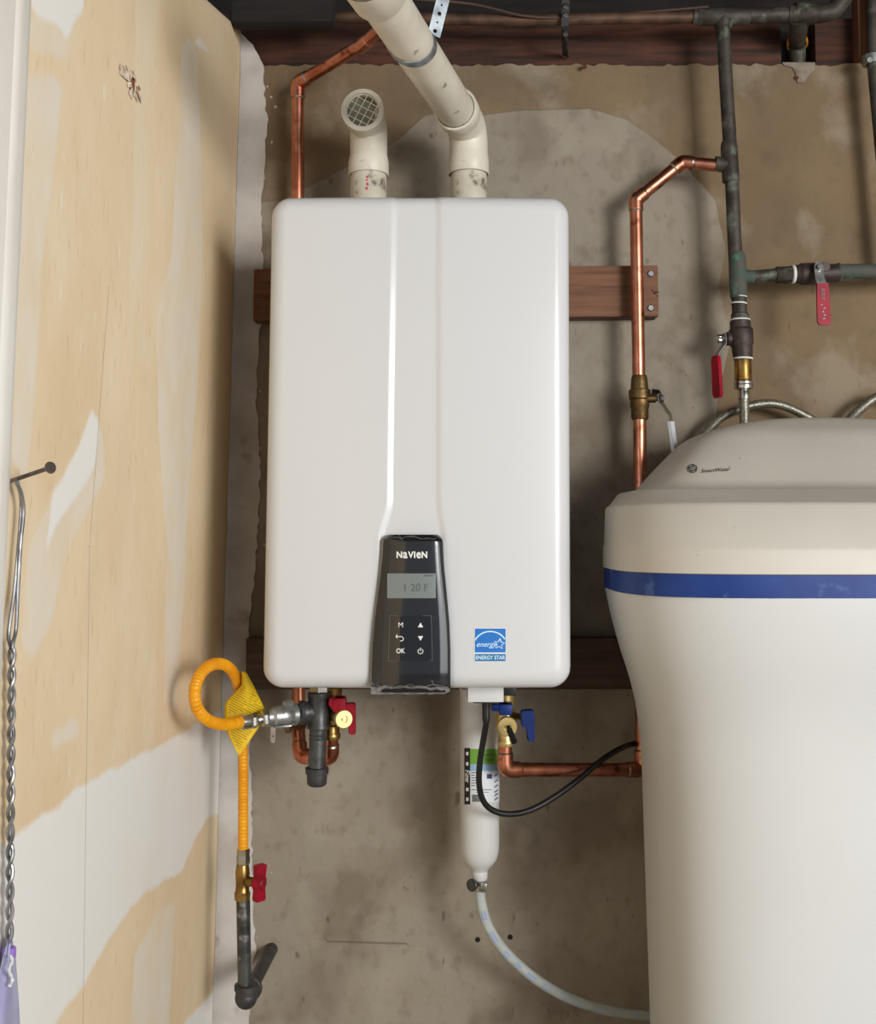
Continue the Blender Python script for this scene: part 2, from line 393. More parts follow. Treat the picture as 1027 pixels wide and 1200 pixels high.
# --- left wall, taped drywall
def pl(lst): return [(PL(x, y).y, PL(x, y).z) for x, y in lst]
strong = [pl(q) for q in (
    [(-40,1010),(10,988),(60,948),(110,912),(190,872),(250,838),(300,812),(300,900),(262,950),(243,958),(228,985),(214,1020),(165,1050),(135,1088),(100,1152),(60,1205),(-60,1290)],
    [(26,-20),(99,-20),(97,12),(88,24),(78,44),(66,28),(40,18)],
    [(108,482),(116,495),(112,545),(96,572),(84,590),(66,618),(54,650),(62,580),(84,540)],
    [(300,1120),(262,1150),(214,1202),(200,1260),(300,1260)],
    [(228,47),(236,44),(246,62),(238,58)])]
faint = [pl(q) for q in (
    [(213,50),(220,44),(230,55),(236,180),(237,300),(233,440),(222,560),(216,700),(206,828),(192,824),(196,650),(186,500),(183,380),(200,300),(206,200),(212,120)],
    [(28,95),(58,80),(74,105),(62,200),(50,300),(42,470),(30,560),(12,540),(22,300)],
    [(120,500),(124,560),(80,640),(60,730),(40,770),(24,760),(34,640),(70,560)],
    [(190,1062),(206,1058),(196,1260),(150,1260),(158,1120)],
    [(28,20),(90,20),(80,70),(40,60)],
    [(60,860),(90,840),(96,860),(60,880)],
    [(184,378),(190,378),(196,500),(190,520)])]
wisp = [pl(q) for q in (
    [(158,-20),(186,-20),(178,60),(170,120),(163,300),(154,420),(148,480),(152,300),(160,120)],
    [(168,150),(176,150),(170,420),(160,430)])]
fa = mark(pl([(128,330)])[0], pl([(105,640)])[0]); fb = mark(pl([(105,640)])[0], pl([(97,1230)])[0])
M['drywall'] = patched('drywall', rgb(238,216,181), rgb(232,208,171),
    [('wisp', rgb(236,226,206), 0.006, 0.02, 0.5, 0.05, (1,1.5,0.4)), ('faint', rgb(232,225,212), 0.004, 0.022, 0.8, 0.15, (1,1.2,0.7)), ('strong', rgb(240,237,231), 0.0035, 0.016, 1.0, 0.3, (1,1,0.6))],
    marks=[('line_a', rgb(120,104,92), 0.0011, 0.55), ('line_b', rgb(120,112,128), 0.0011, 0.55)], bump=0.12, bscale=60,
    blotch=[(rgb(240,226,200), 6, 0.52, 0.7, 0.5, (1,1.5,0.8)), (rgb(242,234,220), 40, 0.66, 0.72, 0.6, (1,2,0.8)), (rgb(218,188,146), 4, 0.52, 0.7, 0.35, (1,1.3,0.7)), (rgb(206,178,138), 70, 0.6, 0.7, 0.4, (1,2,0.5))])
# outline of the drywall: plumb sheet whose top corner is cut on a slant and whose far edge is torn
YF, YN = -0.012, -2.9
zc1 = PL(238, -4)   # where the slanted cut leaves the frame
zcut = P(283, 40).z
def lw_pos(u, v):
    uu = u; y = YN+(YF-YN)*uu
    if u == 1: y += rj[int(v*260)]*0.0028
    top = 2.32 if y < -0.5 else None
    s = (zc1.z-zcut)/(zc1.y-YF)                    # slope of the cut
    zt_ = min(2.32, zcut + (y-YF)*s)
    z = v*max(zt_, 0.1)
    return V((xl(z), y, z))
wl = struct(grid_wall('wall_left', lw_pos, 290, 170, 'drywall', {
    'strong': lambda v: max(sdf(q, v.y, v.z) for q in strong), 'faint': lambda v: max(sdf(q, v.y, v.z) for q in faint), 'wisp': lambda v: max(sdf(q, v.y, v.z) for q in wisp),
    'line_a': lambda v: fa(v.y, v.z), 'line_b': lambda v: fb(v.y, v.z)}))
wl.modifiers.new('thick', 'SOLIDIFY').thickness = 0.0127; wl.modifiers['thick'].offset = -1
# torn hole in the drywall face, a brown disc painted for its shaded cavity
hc = PL(154, 99)
b = bm_(); lathe(b, hc+V((0.0008,0,0)), (1,0,0.0), [(0,0.011),(0.0006,0.010),(0.0007,0.003)], seg=9); obj('cavity_shade', b, 'cavity_shade', wl)
b = bm_()
for k in range(11):
    a = k*2*math.pi/11+random.uniform(-.2,.2); r0 = 0.007; r1 = random.uniform(0.011,0.021); lift = random.uniform(0.002,0.008)
    f = lambda r, aa, l: hc+V((l, math.cos(aa)*r*2.4, math.sin(aa)*r))
    vs = [b.verts.new(p) for p in (f(r0,a-.3,lift), f(r1,a-.22,0.0008), f(r1*1.1,a+.2,0.0008), f(r0,a+.3,lift*.7))]; b.faces.new(vs)
obj('torn_paper', b, 'torn_paper', wl, smooth=False)
# --- plaster strip between drywall edge and concrete
b = bm_()
ed = [(283,38),(296,52),(308,76),(310,110),(313,140),(309,200),(306,262),(309,330),(303,400),(301,470),(305,540),(303,610),(297,690),(291,745),(290,800),(292,870),(295,960),(296,1040),(299,1115),(293,1150),(291,1230)]
pts = []
for (x0,y0),(x1,y1) in zip(ed[:-1], ed[1:]):
    n = max(1, int(math.hypot(x1-x0,y1-y0)/6))
    for k in range(n):
        t = k/n; pts.append(P(x0+(x1-x0)*t+random.uniform(-1.6,1.6), y0+(y1-y0)*t, 0.005))
pts.append(P(291,1230,0.005)); lo = P(200,1230,0.005); hi_ = P(283,38,0.005)
pts += [V((-0.45,-0.005,lo.z)), V((-0.45,-0.005,hi_.z+0.02))]
prism(b, pts, (0,0.0045,0)); struct(obj('trim_2', b, 'plaster', smooth=False))
b = bm_()
for k in range(26):
    y = random.uniform(90,1180); x = 300+random.uniform(-2,22)+(8 if y<250 else -3)
    p = P(x,y); r = random.uniform(0.001,0.0035)
    lathe(b, p, (0,-1,0), [(0,r),(0.0012,r*.7)], seg=5)
o = obj('plaster_crumb', b, 'plaster', wb, smooth=False); o['kind'] = 'stuff'
# --- door casing at the near left
ty0 = PL(27, 0).y; b = bm_()
prof = [(0,0),(0.006,0.0),(0.009,-0.006),(0.009,-0.02),(0.014,-0.024),(0.016,-0.04),(0.016,-0.05),(0.013,-0.056),(0.018,-0.062),(0.018,-0.1),(0,-0.1)]
loft(b, [[V((xl(z)+px_+0.0005, ty0+py_, z)) for px_, py_ in prof] for z in (0.0, 2.1)])
struct(obj('trim_1', b, 'trim_paint'))
# --- floor, ceiling, far side wall
b = bm_(); box(b, (-0.55,-5.5,-0.1), (4.2,0.4,0)); struct(obj('floor', b, 'slab'))
b = bm_(); box(b, (-0.55,-5.5,2.42), (4.2,0.5,2.46)); struct(obj('ceiling', b, 'ceiling_wood'))
b = bm_(); box(b, (3.6,-5.0,0), (3.7,0.2,2.42)); struct(obj('wall_right', b, 'side_paint'))
b = bm_(); box(b, (-0.55,0.30,1.7), (4.2,0.34,2.42)); struct(obj('wall_back_rim', b, 'shade_black')); bpy.data.objects['wall_back_rim'].name = 'trim_3'  # near-black board painted for the dark joist bays above the beam
b = bm_(); box(b, (X1,-0.0,0), (4.2,0.12,2.42)); box(b, (-0.62,-0.002,0), (X0,0.12,2.42)); struct(obj('trim_4', b, 'slab'))
b = bm_(); box(b, (X0,0.002,0), (X1,0.25,zt-0.035)); struct(obj('trim_5', b, 'slab'))
# ceiling joists overhead
j0 = None
for i, x in enumerate((-0.1, 0.31, 0.72, 1.13, 1.54, 1.95)):
    b = bm_(); box(b, (x-0.02,-4.6,2.235), (x+0.02,0.30,2.42), 0.002)
    o = obj('joist', b, 'ceiling_wood', bpy.data.objects['ceiling'])
# sill beam above the concrete, notched for the capped pipe
zs, zq = zt-0.03, P(600, 27).z
t = thing('sill_beam', 'dark reddish wooden beam lying along the top of the concrete wall', 'beam', (0.3, 0.03, zs))
na, nb = P(917,50).x, P(957,50).x
for a_, b_ in ((-0.45, na), (nb, 1.5)):
    b = bm_(); box(b, (a_,0.006,zs), (b_,0.095,zq+0.012), 0.002); obj('plank', b, 'redwood_shaded', t)
b = bm_(); box(b, (-0.45,0.10,zs), (1.5,0.14,zq+0.03)); obj('void_backing', b, 'shade_black', t)  # near-black sheet stands in for the shaded void behind the notch
b = bm_(); p = P(250,26,0.12); q = P(392,-30,0.12)
box(b, (xl(2.0)+0.0,-0.12,P(250,26,0.12).z), (q.x,-0.082,P(250,26,0.12).z+0.13), 0.012)
solo(obj('blocking_board', b, 'shade_black'), 'near-black wooden block at the upper left corner above the copper pipe', 'beam')  # shade up here is put into the block's near-black colour
b = bm_(); box(b, (P(1006,40,0.03).x,-0.032,P(1010,66,0.03).z), (P(1018,40,0.03).x,-0.001+0.0,P(1010,66,0.03).z+0.3), 0.002)
solo(obj('wooden_batten', b, 'stud'), 'orange brown upright batten at the upper right of the photo', 'board')
# rusty nail stub + torn white paper below the notch
b = bm_(); lathe(b, P(684,79), (0,-1,-0.35), [(0,0.0028),(0.014,0.0028),(0.014,0.0045),(0.016,0.0045)], seg=8)
solo(obj('nail', b, 'rust'), 'rusty nail stub in the wall just below the beam', 'nail')
b = bm_(); prism(b, [P(x,y,0.0025) for x,y in ((917,73),(956,73),(955,82),(950,86),(942,97),(935,97),(933,86),(929,79),(920,77))], (0,0.002,0))
obj('paint_chip', b, 'chip', wb, smooth=False)
b = bm_(); lathe(b, P(934,91,0.003), (0,1,0), [(0,0.004),(0.0002,0.004)], seg=10); obj('anchor_hole', b, 'rust', wb)

# ================================================================ MOUNTING BOARDS
def board(name, label, x0, x1, y0, y1, m, slope, screws):
    a = P(x0, (y0+y1)/2, 0.038); c = P(x1, (y0+y1)/2, 0.038)
    zt_, zb_ = P(520, y0, 0.038).z, P(520, y1, 0.038).z
    t = thing(name, label, 'board', ((a.x+c.x)/2, -0.001, zb_))
    b = bm_(); box(b, (a.x,-0.038,zb_), (c.x,-0.0005,zt_), 0.0025)
    for v in b.verts: v.co.z += (v.co.x-(a.x+c.x)/2)*slope
    obj('plank', b, m, t)
    for x, y in screws:
        b = bm_(); lathe(b, P(x,y,0.0382), (0,-1,0), [(0,0.0055),(0.001,0.0058),(0.0022,0.0045),(0.0022,0.0022),(0.0014,0.0018)], seg=12)
        obj('screw', b, 'steel', t)
    return t
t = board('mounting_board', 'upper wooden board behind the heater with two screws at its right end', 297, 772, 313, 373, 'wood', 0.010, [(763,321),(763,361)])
b = bm_(); p = P(768,343,0.0386)
lathe(b, p, (0,-1,0), [(0,0.0032),(0.0004,0.0026)], 7)
for dx, dz in ((-0.004,0.004),(0.005,0.001),(0.0045,-0.006)):
    lathe(b, p+V((dx,0,dz)), (0,-1,0), [(0,0.0016),(0.0004,0.0012)], 6)
obj('knot', b, 'rust', t, smooth=False)['kind'] = 'stuff'
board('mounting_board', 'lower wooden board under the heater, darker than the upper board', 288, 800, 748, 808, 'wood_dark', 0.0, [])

# ================================================================ WATER HEATER
DF = 0.372
def hx(px, py, d=0.35): return P(px, py, d).x
zt_h, zb_h = P(490, 227.5, DF-0.012).z, P(490, 808.5, DF-0.012).z
HH = zt_h-zb_h
xa_t, xb_t = hx(317.5,240), hx(668,240); xa_b, xb_b = hx(307,790), hx(670,790)
def HXZ(u, z):      # u in -1..1
    k = (z-zb_h)/HH; a = xa_b+(xa_t-xa_b)*k; c = xb_b+(xb_t-xb_b)*k
    return (a+c)/2+(c-a)/2*u
W2 = (xb_b-xa_b)/2
def sm(a, b, x): t = max(0, min(1, (x-a)/(b-a))); return t*t*(3-2*t)
RC, RF = 0.030, 0.024
def recess(px, z):  # px measured across in photo pixels at front depth
    k = (z-zb_h)/HH
    # channel edges: nearly parallel on top, flaring to the panel below
    yy = 808-580*k
    lft = 461-3.5*sm(230,600,yy)-11*sm(590,640,yy)-12*sm(640,800,yy)
    rgt = 514+0*yy+6*sm(590,640,yy)+8*sm(640,800,yy)
    return sm(lft-4, lft+4, px)*(1-sm(rgt-3.5, rgt+3.5, px)), lft, rgt
def hdepth(x, z):   # distance off the wall of the front skin
    zc = (zt_h+zb_h)/2
    k = (z-zb_h)/HH; a = xa_b+(xa_t-xa_b)*k; c = xb_b+(xb_t-xb_b)*k
    ax = abs(x-(a+c)/2); hw = (c-a)/2; az = abs(z-zc); hh = HH/2
    qx, qz = max(ax-(hw-RC), 0), max(az-(hh-RC), 0)
    if qx > 0 and qz > 0: s = RC-math.hypot(qx, qz)
    else: s = min(hw-ax, hh-az)
    s = max(0, s)
    f = 0 if s >= RF else RF-math.sqrt(max(0, RF*RF-(RF-s)**2))
    u = ax/hw
    bulge = 0.009*(1-u**2.2)
    # faint shoulder line left and right
    px = CX + x/(DW-DF)*F*ct
    r, _, _ = recess(px, z)
    return DF-0.012-f + bulge*(1-f/RF*0.5) - 0.0034*r
nx = 150; us = []
for i in range(nx+1):
    t_ = -1+2*i/nx; us.append(math.sin(t_*math.pi/2)*0.45+t_*0.55)
nz = 150
vsx = []
for j in range(nz+1):
    t_ = -1+2*j/nz; vsx.append((math.sin(t_*math.pi/2)*0.45+t_*0.55))
verts = []; faces = []
for i, u in enumerate(us):
    dx = (1-abs(u))*W2
    cut = RC-math.sqrt(max(0, RC*RC-(RC-dx)**2)) if dx < RC else 0
    hh = HH/2-cut
    for j, v in enumerate(vsx):
        z = (zt_h+zb_h)/2+v*hh; x = HXZ(u, z)
        verts.append(V((x, -hdepth(x, z), z)))
n1 = nz+1
for i in range(nx):
    for j in range(nz): faces.append((i*n1+j, (i+1)*n1+j, (i+1)*n1+j+1, i*n1+j+1))
bord = [i*n1 for i in range(nx+1)] + [nx*n1+j for j in range(1, n1)] + [i*n1+nz for i in range(nx-1, -1, -1)] + [j for j in range(nz-1, 0, -1)]
base = len(verts)
for q in bord: verts.append(V((verts[q].x, -0.20, verts[q].z)))
for k in range(len(bord)):
    k2 = (k+1) % len(bord); faces.append((bord[k], base+k, base+k2, bord[k2]))
heater = thing('water_heater', 'white wall hung tankless water heater with a black control panel', 'water heater', ((xa_b+xb_b)/2, -0.04, zb_h))
o = obj('front_cover', (verts, faces), 'white_enamel', heater)
for p in o.data.polygons: p.use_smooth = True
b = bm_()
zi = 0.012; xi = 0.007
box(b, (xa_b+xi,-0.30,zb_h+zi), (xb_b-xi,-0.066,zt_h-zi), 0.012); obj('rear_casing', b, 'white_plastic', heater)
for z in (P(490,345,0.04).z, P(490,778,0.04).z):
    b = bm_(); box(b, (-0.16,-0.067,z-0.02), (0.12,-0.0385,z+0.02), 0.0006); obj('wall_bracket', b, 'zinc', heater)
# --- control panel
def HF(px, py, off=0.0):    # point on heater front skin (+off metres towards the room)
    d = DF
    for _ in range(4):
        p = P(px, py, d); d = hdepth(p.x, min(max(p.z, zb_h+0.03), zt_h-0.03))+off
    return P(px, py, d)
ctr = 486
def panel_edge(y):
    l = 449.5-sm(635,808,y)*6-8*sm(626,760,y); r = 519+9*sm(626,760,y)
    if y < 636:
        c = 9-math.sqrt(max(0,81-(636-y)**2*0.81)); l += c; r -= c
    return l, r
bf = bm_(); rows = []
ys = [626.5,627,628,630,633,636,640,650,670,700,730,760,785,800,808,811.5]
def panelpt(x, y, off=0.0):
    l, r = panel_edge(y); u = (x-(l+r)/2)/((r-l)/2)
    d = DF+0.010+0.004*(1-u*u)+off
    if y > 806: d -= 0.0006*(y-806)
    if y < 632: d -= 0.0009*(632-y)
    return P(x, y, d)
ring_f = []
for y in ys:
    l, r = panel_edge(y); rows.append([panelpt(l+(r-l)*k/14, y, -0.004 if k in (0,14) else 0) for k in range(15)])
vf = [[bf.verts.new(p) for p in row] for row in rows]
for i in range(len(ys)-1):
    for k in range(14): bf.faces.new((vf[i][k], vf[i][k+1], vf[i+1][k+1], vf[i+1][k]))
edge = [vf[0][k] for k in range(15)]+[vf[i][14] for i in range(1,len(ys))]+[vf[-1][k] for k in range(13,-1,-1)]+[vf[i][0] for i in range(len(ys)-2,0,-1)]
bk = [bf.verts.new(V((v.co.x, -DF+0.02, v.co.z))) for v in edge]
for k in range(len(edge)):
    k2 = (k+1) % len(edge); bf.faces.new((edge[k], edge[k2], bk[k2], bk[k]))
panel = obj('control_panel', bf, 'panel_black', heater)
def flat(name, data, m, off, parent, cols=None):
    acc = ([], [])
    for dta in data: put2d(acc, dta, lambda x, y: panelpt(x, y, off))
    o = obj(name, acc, m, parent, smooth=False); return o
def grid_rect(x0, y0, x1, y1, n=8):
    v = []; f = []
    for i in range(n+1):
        x = x0+(x1-x0)*i/n; v += [(x,y0),(x,y1)]
        if i: f.append((2*i-2,2*i,2*i+1,2*i-1))
    return v, f
flat('display', [grid_rect(454,672,511,701)], 'lcd', 0.0006, panel)
def T(body, size, x, y, **k):
    v, f = text2d(body, size, **k); return [(x+a, y-c) for a, c in v], f
flat('display_digits', [T('1 20 F', 12, 487, 689), T('o', 5, 491, 684), grid_rect(497,673.6,508,675.4,2)], 'lcd_ink', 0.0009, panel)
flat('logo_lettering', [T(c_, sz, xx_, yy_, bold=0.38, sx=sx_) for c_, sz, xx_, yy_, sx_ in (('N',10.2,468.2,650.5,.92),('a',14.6,475.0,649.5,.84),('V',10.2,481.6,650.5,.92),('I',10.2,486.2,650.5,1),('e',14.6,490.8,649.5,.80),('N',10.2,497.6,650.5,.92))], 'print_white', 0.0009, panel)
flat('keypad', [grid_rect(457,722,505,774.5)], 'key_black', 0.0005, panel)
flat('keypad_frame', [line2d([(455.5,774),(457,721.5),(505.5,721.5),(507,774),(455.5,774.4)], 0.9)], 'frame_grey', 0.0008, panel)
tri = lambda x, y, s: poly2d([(x-3.1,y+2.6*s),(x+3.1,y+2.6*s),(x,y-2.9*s)])
flat('key_symbols', [T('M', 8.4, 469.8, 732.6, bold=0.0), T('OK', 8, 469.5, 763, bold=0.15, sx=0.85), tri(493,732.5,1), tri(493,748,-1),
    ring2d(493,763.2,2.5,3.3,-60,240,20), line2d([(493,759),(493,763)],0.8),
    line2d([(466.5,746),(471,746),(473,748),(472.5,750.5),(469,751.3)],0.95), poly2d([(466,743.2),(466,748.6),(463.6,746)])], 'print_white', 0.001, panel)
fm = []
for k in range(2):
    pts = [(441+k*2+i*84/18, (804 if k == 0 else 630)+random.uniform(-2.2,1.6)) for i in range(19)] if k == 0 else [(457+i*54/12, 630+random.uniform(-1.6,1.6)) for i in range(13)]
    fm.append(line2d(pts, 0.55))
fm.append(line2d([(436,800),(440,806),(452,803),(462,807)],0.5)); fm.append(line2d([(506,797),(509,803),(516,806)],0.5)); fm.append(line2d([(468,627),(472,634)],0.5))
flat('film_crease', fm, 'film', 0.0012, panel)['kind'] = 'stuff'
acc = ([], [])
fr = []
for i in range(13):
    x = 434.8+i*(527.5-434.8)/12; fr.append((x, 805+random.uniform(-1.5,1.5), 813.8+random.uniform(-0.7,0.5)-(3 if i == 12 else 0)))
for i, (x, ya, yb) in enumerate(fr):
    acc[0].extend([panelpt(x, ya, 0.0014), P(x, yb, DF+0.006)])
    if i: acc[1].append((2*i-2, 2*i, 2*i+1, 2*i-1))
obj('protective_film', acc, 'film', panel, smooth=False)
# --- efficiency sticker
st_ = (lambda x, y, off: HF(x, y, off))
def stick(name, data, m, off, parent):
    acc = ([], [])
    for dta in data: put2d(acc, dta, lambda x, y: st_(x, y, off))
    return obj(name, acc, m, parent, smooth=False)
sk = stick('efficiency_sticker', [grid_rect(555.6,735.8,593.6,775.6)], 'print_white', 0.0004, heater); sk['label'] = 'small blue square efficiency sticker'
stick('sticker_field', [grid_rect(556.8,736.6,592.8,764.6)], 'sticker_blue', 0.0008, sk)
stick('sticker_footer', [grid_rect(556.8,766.4,592.8,774.9)], 'sticker_band', 0.0008, sk)
star = []
for k in range(11):
    a = -math.pi/2+0.12+k*math.pi/5; r = 6.6 if k % 2 == 0 else 2.9; star.append((585.5+math.cos(a)*r, 754.6+math.sin(a)*r))
arc = [(574.8+math.cos(math.radians(a))*19.5, 757.5+math.sin(math.radians(a))*17.5) for a in range(205, 336, 6)]
arc = [(max(557,min(592.6,x)), y) for x, y in arc]
stick('sticker_lettering', [line2d(arc,1.5), line2d(star,1.1), T('energy',8.6,569.5,755.2,shear=0.45,bold=0.05), T('ENERGY STAR',6.2,574.8,770.8,bold=0.12,sx=0.88)], 'print_cyan', 0.0011, sk)
# --- parts under the cabinet
b = bm_(); a, c = P(548.5,823,0.30), P(590.5,806,0.30); box(b, (a.x,-0.30,a.z), (c.x,-0.22,c.z+0.02), 0.0015); jc = obj('junction_cover', b, 'white_plastic', heater)
b = bm_(); a, c = P(555,824.6,0.299), P(585,822.8,0.299); box(b, (a.x,-0.296,a.z), (c.x,-0.225,c.z), 0.0003); obj('gasket', b, 'black_rubber', jc)
b = bm_(); p = P(374,806,0.21); hexnut(b, p+V((0,0,-0.011)), (0,0,1), 0.02, 0.015); o = obj('gas_inlet_nut', b, 'nickel', heater)
b = bm_(); a = P(596,812,0.2); box(b, (a.x-0.012,-0.24,a.z+0.001), (a.x+0.010,-0.19,a.z+0.02), 0.002); obj('cable_gland', b, 'black_rubber', jc)

# ================================================================ VENTS
t = thing('intake_vent', 'short upright white plastic vent with a round grille facing the room', 'vent', P(432,228,0.13))
zs0 = zt_h-0.0115
c0 = P(432,222,0.13); zcol = P(432,206,0.13).z
b = bm_(); tube(b, [V((c0.x,c0.y,zs0)), V((c0.x,c0.y,zcol+0.02))], 0.0302, 28); pp = obj('pipe', b, 'pvc_old', t)
b = bm_(); put = ([], [])
for i, (dy, h_) in enumerate(((0,2.6),(4.2,1.5),(8,3.4),(13,3.2))):
    put2d(put, line2d([(430.2+random.uniform(-.5,.5), 206+dy), (430.8+random.uniform(-.8,.8), 206+dy+h_)], 2.3), lambda x, y: P(x, y, 0.1607))
obj('red_stamp', put, 'red_print', pp, smooth=False); b.free()
mc = P(425, 128.5, 0.205); md = V((-0.05,-1,-0.03)).normalized()
zb1 = P(431,150,0.13).z
path = fillet([V((c0.x,c0.y,zcol)), V((c0.x,c0.y,mc.z+0.002)), mc-md*0.02], 0.040, 12)
b = bm_(); tube(b, path, 0.0312, 28); el = obj('elbow', b, 'pvc', t)
b = bm_(); lathe(b, V((c0.x,c0.y,zcol)), (0,0,1), [(0,0.0305),(0,0.0332),(0.001,0.0338),(0.022,0.0336),(0.030,0.0322),(0.036,0.0312)], 32, cap=False); obj('lower_collar', b, 'pvc', el)
b = bm_(); lathe(b, mc-md*0.035, md, [(0,0.0315),(0.006,0.0345),(0.034,0.0348),(0.035,0.034),(0.035,0.0275),(0.031,0.0270),(0.027,0.0262),(0.020,0.026)], 36, cap=False); obj('mouth_collar', b, 'pvc', el)
s_, u_ = frame(md)
b = bm_(); lathe(b, mc-md*0.020, md, [(0,0.0265),(0.0006,0.0265)], 28); obj('insect_screen', b, 'mesh_dark', t)
g = bm_()
ang = math.radians(28)
for k in (-1.5,-0.5,0.5,1.5):
    for q in (0,1):
        a = ang+q*math.pi/2; d1 = s_*math.cos(a)+u_*math.sin(a); d2 = -s_*math.sin(a)+u_*math.cos(a)
        off = k*0.0112; hl = math.sqrt(0.0268**2-off**2); c_ = mc-md*0.006+d2*off
        tube(g, [c_-d1*hl, c_+d1*hl], 0.00065, 6)
lathe(g, mc-md*0.008, md, [(0,0.0265),(0,0.0275),(0.004,0.0275),(0.004,0.0258),(0,0.0258)], 30, cap=False)
obj('grille', g, 'grille', t)

t = thing('exhaust_vent', 'long white plastic exhaust pipe rising from the heater towards the viewer', 'vent pipe', P(549,228,0.13))
c1 = P(549.5,222,0.13); zcol = P(549,205,0.13).z
b = bm_(); tube(b, [V((c1.x,c1.y,zs0)), V((c1.x,c1.y,zcol+0.02))], 0.0302, 28); obj('pipe_stub', b, 'pvc_old', t)
A = P(533.5,127,0.225); Bq = P(448,-2,0.63); dr = (Bq-A).normalized()
b = bm_(); E = A-dr*0.10
kx = V((c1.x,c1.y, A.z-0.035))
path = fillet([V((c1.x,c1.y,zcol)), V((c1.x,c1.y,(A-dr*(abs(A.y-c1.y)/abs(dr.y))).z)), A-dr*0.01], 0.05, 14)
tube(b, path, 0.0322, 28); el = obj('elbow', b, 'pvc', t)
b = bm_(); lathe(b, V((c1.x,c1.y,zcol)), (0,0,1), [(0,0.0305),(0,0.0335),(0.001,0.0342),(0.022,0.0340),(0.030,0.0330),(0.036,0.0322)], 32, cap=False); obj('lower_collar', b, 'pvc', el)
b = bm_(); lathe(b, A-dr*0.035, dr, [(0,0.0325),(0.005,0.0352),(0.034,0.0355),(0.035,0.0348),(0.035,0.0315),(0.03,0.0308)], 36, cap=False); obj('mouth_collar', b, 'pvc', el)
b = bm_(); lathe(b, A-dr*0.001, dr, [(0,0.0301),(0,0.0318),(0.0004,0.0318),(0.0004,0.0301)], 30, cap=False); obj('joint_seam', b, 'iron_dark', el)
b = bm_(); tube(b, [A-dr*0.02, A+dr*0.2, A+dr*0.4, A+dr*0.60], 0.0302, 32); obj('long_pipe', b, 'pvc', t)
b = bm_(); q = P(434,-16,0.64); kk = (q-A).dot(dr)
lathe(b, A+dr*kk, dr, [(0,0.0303),(0,0.0350),(0.001,0.0355),(0.06,0.0355)], 32, cap=False); obj('coupling', b, 'pvc', t)
# perforated strap around the long pipe
def proj(p):
    v = p-cp; b_ = -v.y*0 + v.dot(V((0,-st,ct))); f_ = v.dot(V((0,ct,st))); return CX+F*v.x/f_, YC-F*b_/f_
ks = min((i*0.002 for i in range(300)), key=lambda k: abs(proj(A+dr*k)[1]-49))
sc = A+dr*ks; s_, u_ = frame(dr)
t = thing('pipe_strap', 'perforated galvanised hanger strap looped under the white exhaust pipe', 'strap', sc)
b = bm_(); pts = []; nn = []
for k in range(0, 33):
    a = math.radians(-200+k*200/32); v_ = s_*math.cos(a)+u_*math.sin(a); v2 = dr*(0.012*math.cos(a))
    pts.append(sc+v_*0.0312+v2); nn.append(v_)
loop_end = pts[0] if pts[0].x > pts[-1].x else pts[-1]
strip(b, pts, 0.017, lambda i: nn[i], 0.0009); obj('loop', b, 'galv_strap', t)
le = pts[-1] if pts[-1].x > pts[0].x else pts[0]
top = P(530,-42,-le.y)
b = bm_(); dd = (top-le); L_ = dd.length; dn = dd.normalized(); nrm = V((0.45,-1,0.1)); nrm = (nrm-dn*nrm.dot(dn)).normalized(); sd = dn.cross(nrm)
wv = 0.0092; n = int(L_/0.0125)
def sp(x, y): return le+sd*x+dn*y
for i in range(n+1):
    y0 = i*0.0125; y1 = y0+0.0125; cy = (y0+y1)/2; r = 0.0030 if i % 2 == 0 else 0.0016
    sq_ = [(-wv,y0),(0,y0),(wv,y0),(wv,cy),(wv,y1),(0,y1),(-wv,y1),(-wv,cy)]
    ho = [(-.707*r,cy-.707*r),(0,cy-r),(.707*r,cy-.707*r),(r,cy),(.707*r,cy+.707*r),(0,cy+r),(-.707*r,cy+.707*r),(-r,cy)]
    va = [b.verts.new(sp(*q)) for q in sq_]; vb = [b.verts.new(sp(*q)) for q in ho]
    for k in range(8): b.faces.new((va[k], va[(k+1)%8], vb[(k+1)%8], vb[k]))
bmesh.ops.remove_doubles(b, verts=b.verts[:], dist=1e-5)
o = obj('strap_tail', b, 'galv_strap', t, smooth=False); o.modifiers.new('thick','SOLIDIFY').thickness = 0.0009

# ================================================================ COPPER, HOT SIDE
RCu = 0.0111
def elbow_sleeves(parent, corners, rad, r, m='copper', solder=True, sl=0.016):
    for (a, bpt, c) in corners:
        a, bpt, c = V(a), V(bpt), V(c); u = (a-bpt).normalized(); v = (c-bpt).normalized(); ang = u.angle(v); tt = rad/math.tan(ang/2)
        path = [bpt+u*(tt+sl)]+fillet([bpt+u*(tt+sl*.9), bpt, bpt+v*(tt+sl*.9)], rad, 8)+[bpt+v*(tt+sl)]
        b = bm_(); tube(b, path, r+0.0016, 18); e = obj('elbow', b, m, parent)
        if solder:
            for w_, dct in ((bpt+u*(tt+sl), u), (bpt+v*(tt+sl), v)):
                b = bm_(); lathe(b, w_-dct*0.001, dct, [(0,r+0.0018),(0.0015,r+0.0013),(0.003,r)], 18, cap=False); obj('solder_ring', b, 'solder', e)
t = thing('hot_water_pipe', 'copper pipe rising behind the left side of the heater to the ceiling', 'pipe', P(348,560,0.07))
k0, k1, k2 = P(350,866,0.12), P(350,850,0.052), P(349,98,0.055)
k3 = P(425,52,0.16); k4 = P(455,25,0.22)
path = [P(350,845,0.052), P(349.5,560,0.052), k2, k3, k4]
b = bm_(); tube(b, fillet(path, 0.014), RCu, 18); obj('riser', b, 'copper', t)
elbow_sleeves(t, [(P(349.5,560,0.052), k2, k3)], 0.012, RCu)
